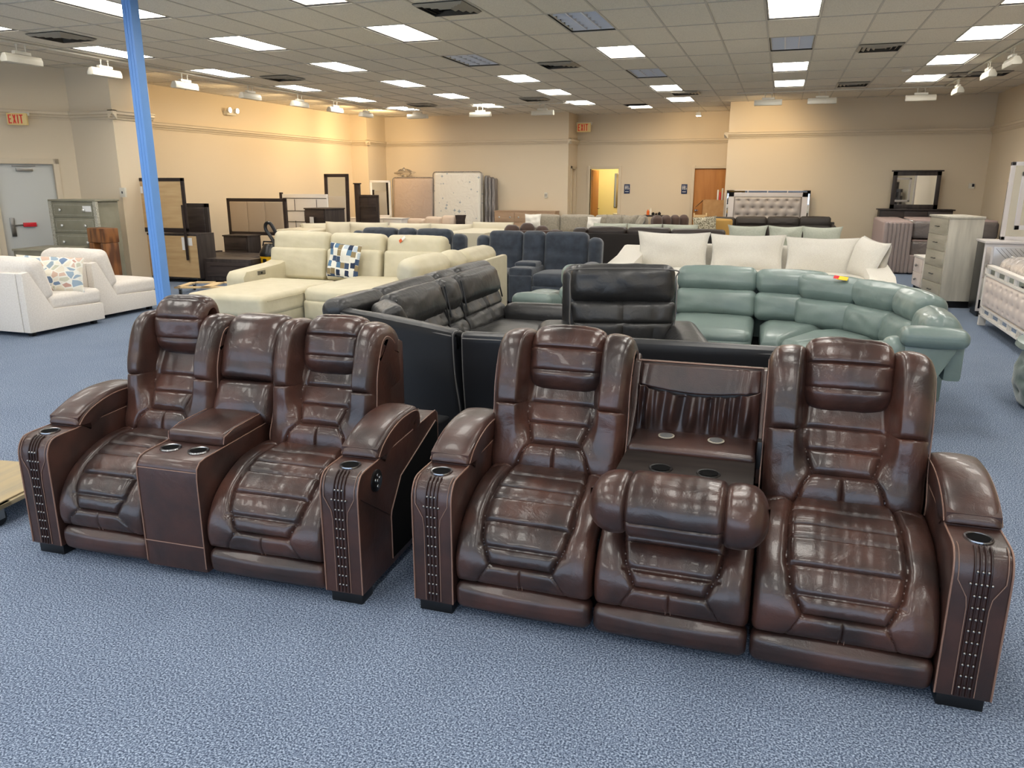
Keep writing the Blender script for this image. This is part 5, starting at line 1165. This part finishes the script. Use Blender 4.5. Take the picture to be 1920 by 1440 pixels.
# wet/dry vacuum
t = thing('shop_vacuum', 'yellow and black wet-dry vacuum with its black hose looped on top', 'vacuum', (-8.84, 12.15, 0))
MB().lathe([(.15, .10), (.17, .12), (.19, .45), (.2, .47), (.19, .48)], (0, 0, 0), 28).build('tank', 'yellow', t)
MB().lathe([(.2, .48), (.205, .52), (.19, .56), (.15, .62), (.12, .68), (.09, .70), (.001, .70)], (0, 0, 0), 28).build('motor_head', 'blkplastic', t)
MB().tube([(-.12, -.05, .66), (-.1, -.05, .74), (.1, -.05, .74), (.12, -.05, .66)], .016).build('handle', 'blkplastic', t)
hp = catmull([(.1, .05, .62), (.02, .05, .78), (-.10, .05, .95), (-.08, .04, 1.06), (.02, .03, 1.06), (.12, .02, .92), (.22, .02, .74), (.26, .0, .5)], 70)
MB().tube([tuple(p) for p in hp], [.03 + .003 * (i % 2) for i in range(len(hp))], 8).build('hose', 'blkplastic', t)
MB().box(-.03, .03, -.215, -.185, .33, .44).build('latch', 'blkplastic', t)
for k in range(4):
    a = PI / 4 + k * PI / 2; MB().lathe([(.012, -.015), (.04, -.012), (.04, .012), (.012, .015)], (.16 * math.cos(a), .16 * math.sin(a), .04), 14, RY(PI / 2)).build('caster', 'blkplastic', t)
B('base_ring', 'blkplastic', t, (-.17, .17, -.17, .17, .07, .11), bevel=.02)
# leaning mirrors, dark headboard, white dresser
t = thing('floor_mirror', 'tall dark framed mirror leaning near the far left column', 'mirror', (-10.93, 17.95, 0), math.radians(4))
for n_, m_, bx in (('frame', 'espwood', [(-.34, -.26, -.02, .03, .25, 2.0), (.26, .34, -.02, .03, .25, 2.0), (-.34, .34, -.02, .03, 1.92, 2.0), (-.34, .34, -.02, .03, .25, .40)]), ('glass', 'mirror', [(-.26, .26, 0, .008, .4, 1.92)]), ('backing', 'ply', [(-.3, .3, .015, .03, .3, 1.95)])):
    o = B(n_, m_, t, *bx, bevel=0); o.rotation_euler = (-.04, 0, 0)
B('stand', 'espwood', t, (-.36, .36, -.1, .35, 0, .27), bevel=.01)
t = thing('bed', 'dark grey-brown post headboard and bed before the far column', 'bed', (-10.65, 19.0, 0))
B('post', 'dkwood', t, (-.34, -.2, 0, .1, 0, 1.74), bevel=.006); B('post', 'dkwood', t, (.30, .36, 0, .08, 0, 1.42), bevel=.006); B('post_cap', 'dkwood', t, (-.36, -.18, -.02, .12, 1.74, 1.77)); B('headboard_panel', 'dkwoodx', t, (-.2, .3, .02, .06, .5, 1.45), bevel=.004); B('rail', 'dkwood', t, (-.2, .36, .0, .08, 1.40, 1.46), (-.2, .3, .0, .08, 1.12, 1.18), (.03, .06, .01, .07, 1.18, 1.40), bevel=.003)
t = chest('dresser', 'long white dresser carrying the white framed mirror before the mattresses', (-11.0, 20.1, 0), math.radians(0), 1.7, .5, .80, [(1, 3), (1, 3)], 'whitepaint', 'whitepaint', None, 'bar', hm='steel')
t = thing('framed_mirror', 'white framed mirror reflecting a star-print mattress, standing on the white dresser', 'mirror', (-10.95, 20.4, .80), math.radians(8))
B('frame', 'whitepaint', t, (-.31, -.25, -.02, .03, 0, 1.04), (.25, .31, -.02, .03, 0, 1.04), (-.31, .31, -.02, .03, .98, 1.04), (-.31, .31, -.02, .03, 0, .07), bevel=.004); B('glass', 'mirror', t, (-.25, .25, 0, .01, .07, .98), bevel=0); B('backing', 'ply', t, (-.27, .27, .015, .028, .03, 1.0), bevel=0)
# mattresses leaning on the back wall
def starmat():
    m = D.materials.new('star_print_ticking'); m.use_nodes = True; nt = m.node_tree; N = nt.nodes; L = nt.links; b = N['Principled BSDF']; b.inputs['Roughness'].default_value = .35
    tc = N.new('ShaderNodeTexCoord'); mp = N.new('ShaderNodeMapping'); mp.inputs['Scale'].default_value = (5.2, .01, 5.2); L.new(tc.outputs['Object'], mp.inputs[0])
    v = N.new('ShaderNodeTexVoronoi'); v.distance = 'MINKOWSKI'; v.inputs['Exponent'].default_value = .55; v.inputs['Scale'].default_value = 1; v.inputs['Randomness'].default_value = .9; L.new(mp.outputs[0], v.inputs['Vector'])
    r = N.new('ShaderNodeValToRGB'); r.color_ramp.interpolation = 'CONSTANT'; e = r.color_ramp.elements; e[0].color = S(158, 166, 168); e[1].position = .62; e[1].color = S(226, 220, 206)
    L.new(v.outputs['Distance'], r.inputs[0]); L.new(r.outputs[0], b.inputs['Base Color'])
    n = N.new('ShaderNodeTexNoise'); n.inputs['Scale'].default_value = 5; n.inputs['Distortion'].default_value = 3; bp = N.new('ShaderNodeBump'); bp.inputs['Strength'].default_value = .5; bp.inputs['Distance'].default_value = .03; L.new(n.outputs['Fac'], bp.inputs['Height']); L.new(bp.outputs[0], b.inputs['Normal']); return m
M['stars'] = starmat()
M['pinkmat'] = mat('plastic_wrapped_pink_grey_mattress', S(188, 168, 152), .28, bump2=1.2, b2scale=5, coat=.4)
M['greywrap'] = mat('plastic_wrapped_grey_mattress', S(120, 112, 108), .25, bump2=1.0, b2scale=7, coat=.4)
M['matside'] = mat('grey_mattress_border', S(112, 106, 104), .6, col2=S(150, 144, 140), nscale=30, stretch=(1, 1, .1), lo=.45, hi=.55)
def mattress(label, x0, x1, y, z1, m, lean=-.06, th=.26):
    t = thing('mattress', label, 'mattress', ((x0 + x1) / 2, y, 0)); w = x1 - x0
    a = MB().rbox((0, 0, 0), (w, th, z1), .09, (0, .01, 0), n=10).build('cover', m, t); a.location = (0, 0, z1 / 2 + .02); a.rotation_euler = (lean, 0, 0)
    pts = []
    for c, (sx, sz) in enumerate(((-1, -1), (1, -1), (1, 1), (-1, 1))):
        for q in range(5):
            an = PI + c * PI / 2 + q * PI / 8; pts.append((sx * (w / 2 - .08) + .085 * math.cos(an), -th / 2 + .012, sz * (z1 / 2 - .08) + .085 * math.sin(an)))
    MB().tube(pts, .012, 6, closed=True).build('edge_piping', 'matside', a); return t
mattress('pink-grey plastic-wrapped mattress leaning between the white mirror and the star-print one', -11.34, -9.97, 22.02, 1.90, 'pinkmat')
mattress('off-white mattress with grey star print leaning on the back wall', -9.95, -8.40, 21.95, 2.06, 'stars')
for k, l in enumerate(('nearest the star-print mattress', 'middle of the three', 'farthest right of the three')):
    t = thing('mattress', 'grey mattress edge showing behind the star-print one, ' + l, 'mattress', (-8.30 + .115 * k, 22.12, 0), 0, 'stacked grey mattress edges')
    MB().rbox((0, 0, 1.0 - .02 * k), (.10, .3, 1.96 - .04 * k), .04, n=4).build('border', 'matside', t)
M['film'] = mat('clear_plastic_film', S(230, 226, 220), .1); M['film'].node_tree.nodes['Principled BSDF'].inputs['Transmission Weight'].default_value = .9
n = 22; A = []; rs = np.random.RandomState(5)
for i in range(n):
    for j in range(n): a, b_ = i / (n - 1) * 2 * PI, j / (n - 1) * PI; rr = 1 + .35 * vnoise(np.array([a * 3.0]), np.array([b_ * 4.0]), 3)[0]; A.append((.3 * rr * math.cos(a) * math.sin(b_), .1 * rr * math.sin(a) * math.sin(b_), .09 * rr * math.cos(b_)))
tag(MB().add(A, [(i * n + j, i * n + j + 1, (i + 1) * n + j + 1, (i + 1) * n + j) for i in range(n - 1) for j in range(n - 1)]).build('plastic_wrap', 'film', loc=(-11.0, 22.05, 2.07), ang=80), 'crumpled clear plastic wrap on top of the pink-grey mattress', 'wrap')
t = chest('dresser', 'long tan wood dresser with round knobs against the back wall beside the mattresses', (-7.06, 21.85, 0), 0, 1.85, .45, .98, [(1, 3), (1, 3), (1, 3)], 'tanwood', 'tanwood', None, 'knob', hm='crystal', over=.01)
# ------------------------------------------------------------------ restroom alcove
t = thing('cardboard_box', 'tall open cardboard box with a raised flap in front of the oak door', 'box', (-1.75, 22.6, 0))
g = MB(); g.box(-.30, .30, -.25, -.243, 0, 1.32); g.box(-.30, .30, .243, .25, 0, 1.32); g.box(-.30, -.293, -.25, .25, 0, 1.32); g.box(.293, .30, -.25, .25, 0, 1.32); g.box(-.3, .3, -.25, .25, 0, .01); g.build('carton', 'kraft', t)
MB().add([(-.30, -.25, 1.32), (-.30, .25, 1.32), (-.52, .22, 1.12), (-.52, -.22, 1.12), (-.30, -.25, 1.312), (-.30, .25, 1.312), (-.518, .22, 1.112), (-.518, -.22, 1.112)], [(0, 1, 2, 3), (4, 7, 6, 5), (0, 3, 7, 4), (2, 1, 5, 6), (3, 2, 6, 7)]).build('flap', 'kraft', t)
for k, (m_, x, h_) in enumerate((('papertag', .08, .34), ('red', .14, .28), ('graywood', .20, .38), ('mauve', .26, .26))):
    o = B('rolled_poster', m_, None, (-.02, .02, -.02, .02, 0, 1.0 + h_), bevel=.008); o.location = (-1.75 + x, 22.55, .25); o.rotation_euler = (.03, 0, 0); tag(o, 'long thin %s item sticking out of the open cardboard box' % ('pale', 'red', 'grey-brown', 'mauve')[k], 'stick')
t = thing('dining_chair', 'small pale wooden chair peeking up beside the silver headboard', 'chair', (-1.95, 21.3, 0), .4); B('back_post', 'pinewood', t, (-.18, -.15, .15, .18, 0, 1.0), (.15, .18, .15, .18, 0, 1.0)); B('back_slat', 'pinewood', t, (-.15, .15, .155, .175, .7, .95), bevel=.01); B('seat', 'pinewood', t, (-.2, .2, -.2, .18, .43, .46)); B('leg', 'pinewood', t, (-.19, -.16, -.19, -.16, 0, .43)); B('leg', 'pinewood', t, (.16, .19, -.19, -.16, 0, .43))
t = thing('side_table', 'small grey side table holding bottles in the restroom alcove', 'table', (-3.47, 23.0, 0)); B('table_top', 'dkwoodx', t, (-.29, .29, -.16, .16, .82, .87)); B('leg', 'dkwood', t, (-.27, -.23, -.14, -.1, 0, .82), (.23, .27, -.14, -.1, 0, .82)); B('leg', 'dkwood', t, (-.27, -.23, .1, .14, 0, .82), (.23, .27, .1, .14, 0, .82))
for nm, m_, x, r_, h_, lab in (('spray_bottle', 'orange', -.17, .04, .15, 'orange bottle on the alcove side table'), ('bottle', 'porcelain', -.09, .022, .2, 'slim white bottle next to the orange one'), ('jar', 'blkplastic', -.02, .045, .08, 'black jar in the middle of the alcove table'), ('jar', 'blkplastic', .16, .045, .09, 'black jar at the right end of the alcove table'), ('cup', 'espwood', .07, .035, .06, 'small brown cup between the two black jars')):
    o = MB().lathe([(r_, 0), (r_, h_ * .7), (r_ * .45, h_ * .85), (r_ * .45, h_), (.001, h_)], (0, 0, 0), 14).build(nm, m_, loc=(-3.47 + x, 22.95, .87)); tag(o, lab, 'bottle')
# ------------------------------------------------------------------ silver tufted headboard
t = thing('headboard', 'silver diamond-tufted headboard with a mirrored frame against the right back wall', 'headboard', (-.325, 20.55, 0))
B('frame', 'silverpaint', t, (-.985, -.80, 0, .08, 0, 1.60), (.80, .985, 0, .08, 0, 1.60), (-.985, .985, 0, .08, 1.44, 1.60), bevel=.005)
mm = MB()
for k in range(4): mm.prism([(-.001, 1.545), (-.010, 1.585), (.0, 1.585)], -.93 + k * .465, -.93 + k * .465 + .44, 'x')
for sx in (-1, 1):
    for z in (1.25, .95, .65): mm.box(min(sx * .935, sx * .965), max(sx * .935, sx * .965), -.006, -.001, z, z + .27)
mm.build('mirror_inlay', 'mirror', t, smooth=False)
def tufted(name, x0, x1, z0, z1, y, nx, nz, m, parent, dep=.045, res=5, xf=None, base=.05, bs=1.0, dimple_shade=None):
    gx, gz = nx * 2 * res, nz * 2 * res; X, Z = np.meshgrid(np.linspace(x0, x1, gx + 1), np.linspace(z0, z1, gz + 1))
    px, pz = (x1 - x0) / nx, (z1 - z0) / nz; d = np.full(X.shape, 9.); pts = []
    for i in range(nz):
        for j in range(nx + 1):
            cx = x0 + (j + (0 if i % 2 else .5)) * px; cz = z1 - (i + .5) * pz
            if x0 + .02 < cx < x1 - .02: pts.append((cx, cz)); d = np.minimum(d, np.hypot((X - cx) / px, (Z - cz) / pz))
    e = np.minimum(np.minimum(X - x0, x1 - X), np.minimum(Z - z0, z1 - Z)); Y = y - base * (1 - np.exp(-e / .02)) + dep * np.exp(-d / .16) * (1 - np.exp(-e / .02))
    V = np.stack([X, Y, Z], -1).reshape(-1, 3); 
    k = gx + 1; f = [(i * k + j, i * k + j + 1, (i + 1) * k + j + 1, (i + 1) * k + j) for i in range(gz) for j in range(gx)]
    bl = list(range(k)) + [i * k + gx for i in range(1, gz + 1)] + [gz * k + j for j in range(gx - 1, -1, -1)] + [i * k for i in range(gz - 1, 0, -1)]
    V2 = V[bl].copy(); V2[:, 1] = y + .02; m0 = len(V); f += [(bl[(i + 1) % len(bl)], bl[i], m0 + i, m0 + (i + 1) % len(bl)) for i in range(len(bl))]; f.append(tuple(range(m0, m0 + len(bl)))); V = np.vstack([V, V2])
    if xf: V = np.array([xf(p) for p in V])
    o = MB().add(V, f).build(name, m, parent, ang=80)
    bt = MB()
    for cx, cz in pts:
        c = Vector((cx, y - base + dep * .9, cz)); c = xf(c) if xf else c
        bt.lathe([(.001, 0), (.01 * bs, .002), (.012 * bs, .006), (.001, .01)], c, 8, RX(PI / 2) if not xf else None)
    bt.build('buttons', dimple_shade or m, o); return o
tufted('tufted_panel', -.80, .80, .55, 1.44, .03, 7, 5, 'silver', t, dep=.075, base=.07, bs=1.9, dimple_shade='ventm')  # buttons enlarged and darkened to paint the shade in the tuft dimples
# ------------------------------------------------------------------ dark dresser with mirror
t = chest('dresser', 'dark espresso three-across dresser under a framed mirror on the right back wall', (2.96, 20.2, 0), 0, 1.52, .45, 1.19, [(1, 3), (1.3, 3), (1.3, 3)], 'dkwood', 'dkwoodx', None, 'bar', over=.04, base=.12)
t = thing('dresser_mirror', 'dark framed landscape mirror standing on the espresso dresser', 'mirror', (2.92, 20.42, 1.19))
B('frame', 'dkwood', t, (-.50, -.41, -.02, .03, 0, .84), (.41, .50, -.02, .03, 0, .84), (-.50, .50, -.02, .03, .75, .84), (-.50, .50, -.02, .03, 0, .1), bevel=.004); B('cornice', 'dkwood', t, (-.54, .54, -.05, .04, .84, .87)); B('glass', 'mirror', t, (-.41, .41, -.005, .005, .1, .75), bevel=0)
# ------------------------------------------------------------------ mauve channel bed with wrapped mattresses
t = thing('upholstered_bed', 'mauve channel-tufted bed with a tall winged end, left of the tall pale chest', 'bed', (2.0, 17.3, 0))
hb_ = MB().rbox((.24, .95, .53), (.52, 1.9, 1.04), .05, (0, 0, 0), n=6).build('winged_headboard', 'mauve', t)
for k in range(7): MB().rbox((.045 + k * .072 - .0, -.012, .52), (.07, .06, 1.0), .03, n=4).build('channel', 'pinkgrey', t)
for k in range(15): MB().rbox((.565 + k * .098, .0, .20), (.095, .07, .36), .035, n=3).build('channel', 'pinkgrey', t)
B('side_rail', 'mauve', t, (.5, 2.05, .03, .1, .03, .38), bevel=.01); B('bed_deck', 'blackvoid', t, (.5, 2.05, .1, 1.85, .1, .30), bevel=0)
for z0, z1, l in ((.30, .66, 'lower grey plastic-wrapped mattress inside the mauve bed'), (.70, 1.05, 'upper mattress with pinkish top resting on the mauve bed')):
    q = thing('mattress', l, 'mattress', (3.29, 18.25, z0)); MB().rbox((0, 0, (z1 - z0) / 2), (1.52, 1.6, z1 - z0), .07, n=8).build('cover', 'greywrap', q); MB().rbox((0, 0, (z1 - z0) - .01), (1.46, 1.54, .05), .02, n=4).build('top_panel', 'mauve', q)
# dark post headboard by the right wall
t = thing('headboard', 'dark brown post-and-rail headboard standing by the right wall', 'headboard', (4.2, 17.7, 0), 0); B('post', 'dkwood', t, (-.06, .06, -.06, .06, 0, 1.80), bevel=.008); B('post', 'dkwood', t, (-.05, .05, -1.4, -1.3, 0, 1.3), bevel=.008); B('rail', 'dkwood', t, (-.02, .05, -1.3, -.06, 1.42, 1.54), bevel=.005); B('rail', 'dkwood', t, (-.02, .05, -1.3, -.06, 1.1, 1.2), bevel=.005); B('slat', 'dkwoodx', t, (0, .03, -.5, -.3, .3, 1.42), bevel=0); B('slat', 'dkwoodx', t, (0, .03, -1.0, -.8, .3, 1.42), bevel=0)
# tall pale chest
chest('drawer_chest', 'tall washed-grey five-drawer chest with black base standing at right', (2.26, 13.12, 0), math.radians(-81), .80, .46, 1.32, [(1, 1)] * 5, 'graywood', 'gwoodfront', None, 'bar', hm='blkplastic', base=.1)
t = chest('nightstand', 'small white nightstand corner behind the tall washed-grey chest', (2.24, 14.3, 0), math.radians(-84), .55, .4, .62, [(1, 1), (1, 1)], 'whitepaint', 'pearl', None, 'knob', cat='nightstand', base=.12)
# mirrored dresser and its mirror
t = thing('dresser', 'silver mirrored dresser with diagonal lattice fronts and black side at right edge', 'dresser', (2.66, 12.0, 0))
B('body', 'blkplastic', t, (0, 1.6, .03, .5, .06, 1.0), bevel=.004); B('face_frame', 'silverpaint', t, (-.01, 1.61, 0, .03, .08, 1.0), bevel=.003); B('top', 'silverpaint', t, (-.02, 1.62, -.03, .51, 1.0, 1.03), bevel=.006); B('mirror_strip', 'mirror', t, (.01, .07, -.006, 0, .12, .95), bevel=0); B('mirror_strip', 'mirror', t, (1.53, 1.59, -.006, 0, .12, .95), bevel=0); B('plinth', 'blkplastic', t, (.02, 1.58, .04, .46, 0, .06))
for r_ in range(3):
    for c_ in range(3):
        x0 = .1 + c_ * .475; z0 = .14 + r_ * .28
        dr = B('drawer', 'silverdr', t, (x0, x0 + .45, -.016, -.001, z0, z0 + .255), bevel=.004) if 'silverdr' in M else None
        g = MB()
        for k in range(8):
            for sgn in ((1,) if (k + c_) >= 0 else ()):
                a0 = x0 + .02 + k * .055; lz = min(.2, x0 + .43 - a0); g.prism([(a0, z0 + .235), (a0 + .004, z0 + .235), (a0 + lz + .004, z0 + .235 - lz), (a0 + lz, z0 + .235 - lz)], -.02, -.015, 'y')
        g.build('lattice', 'ventdark', dr, smooth=False)
        MB().lathe([(.008, 0), (.008, .012), (.02, .02), (.02, .03), (.001, .034)], (x0 + .225, -.016, z0 + .13), 12, RX(PI / 2)).build('knob', 'crystal', dr)
t = thing('dresser_mirror', 'large silver framed mirror standing on the mirrored dresser, at the right picture edge', 'mirror', (2.88, 12.3, 1.03))
fr = B('frame', 'silverpaint', t, (0, .05, -.03, .03, 0, 1.03), (1.15, 1.2, -.03, .03, 0, 1.03), (0, 1.2, -.03, .03, .98, 1.03), (0, 1.2, -.03, .03, 0, .05), (.14, .2, -.035, .03, .14, .90), (1.0, 1.06, -.035, .03, .14, .90), (.14, 1.06, -.035, .03, .84, .90), (.14, 1.06, -.035, .03, .14, .2), bevel=.004)
B('mirror_border', 'mirror', t, (.05, .14, -.02, .0, .05, .98), (1.06, 1.15, -.02, .0, .05, .98), (.14, 1.06, -.02, 0, .90, .98), (.14, 1.06, -.02, 0, .05, .14), bevel=0); B('glass', 'mirror', t, (.2, 1.0, -.01, .0, .2, .84), bevel=0)
# pearl bed
t = thing('upholstered_bed', 'pearl tufted bed with mirrored white frame and wrapped mattress, at the right picture edge', 'bed', (0, 0, 0))
fx = 2.58
def fxf(p): return Vector((fx + (p[1] - .0), 10.25 - p[0], p[2]))
B('footboard_frame', 'whitepaint', t, (fx - .03, fx + .05, 9.15, 9.22, .0, .78), (fx - .03, fx + .05, 11.28, 11.35, .0, .78), (fx - .03, fx + .05, 9.15, 11.35, .74, .78), (fx - .03, fx + .05, 9.15, 11.35, .64, .665), (fx - .03, fx + .05, 9.15, 11.35, .13, .16), (fx - .03, fx + .05, 9.15, 11.35, .23, .255), *[(fx - .03, fx + .05, y, y + .02, a, b_) for y in (9.6, 10.0, 10.4, 10.85) for a, b_ in ((.66, .75), (.15, .24))], bevel=.003)
B('mirror_inlay', 'mirror', t, (fx - .005, fx + .02, 9.2, 11.3, .66, .745), (fx - .005, fx + .02, 9.2, 11.3, .155, .235), bevel=0)
tufted('tufted_panel', -1.03, 1.03, .26, .64, .0, 9, 3, 'pearl', t, dep=.03, xf=fxf, base=.045)
B('side_rail', 'whitepaint', t, (fx + .05, 4.3, 9.2, 9.27, .15, .45), (fx + .05, 4.3, 11.25, 11.32, .15, .45), bevel=.004); B('bed_deck', 'blackvoid', t, (fx + .05, 4.3, 9.27, 11.25, .2, .35), bevel=0)
q = thing('mattress', 'clear plastic-wrapped mattress bulging on the pearl tufted bed', 'mattress', (3.45, 10.3, .36)); cush('cover', (0, 0, .27), (1.6, 1.9, .54), 'clearwrap', q, r=.14, puff=(0, 0, .05), n=16, wr=.012)
# sage tufted ottoman
t = thing('tufted_ottoman', 'round sage green button-tufted ottoman at the right picture edge', 'ottoman', (2.55, 7.15, 0))
n_, m_ = 96, 26; V = []; 
for i in range(m_ + 1):
    z = i / m_; r0 = .56 + .07 * math.sin(z * PI) 
    for j in range(n_):
        a = j / n_ * 2 * PI; d = 9
        for row in range(3):
            for k in range(14):
                ca = (k + .5 * (row % 2)) / 14 * 2 * PI; da = (a - ca + PI) % (2 * PI) - PI; d = min(d, math.hypot(da * .6 / .27, (z - (.25 + .25 * row)) * .5 / .16))
        rr = r0 - .06 * math.exp(-d / .3); V.append((rr * math.cos(a), rr * math.sin(a), .03 + z * .44))
f = [(i * n_ + j, i * n_ + (j + 1) % n_, (i + 1) * n_ + (j + 1) % n_, (i + 1) * n_ + j) for i in range(m_) for j in range(n_)] + [tuple(range(n_))[::-1], tuple(m_ * n_ + j for j in range(n_))]
MB().add(V, f).build('tufted_side', 'sage', t, ang=80)
MB().lathe([(.001, .47), (.5, .47), (.60, .475), (.63, .50), (.62, .54), (.56, .565), (.3, .575), (.001, .578)], (0, 0, 0), 64).build('seat_pad', 'teal', t); MB().lathe([(.5, 0), (.5, .04)], (0, 0, 0), 32).build('plinth', 'blkplastic', t)
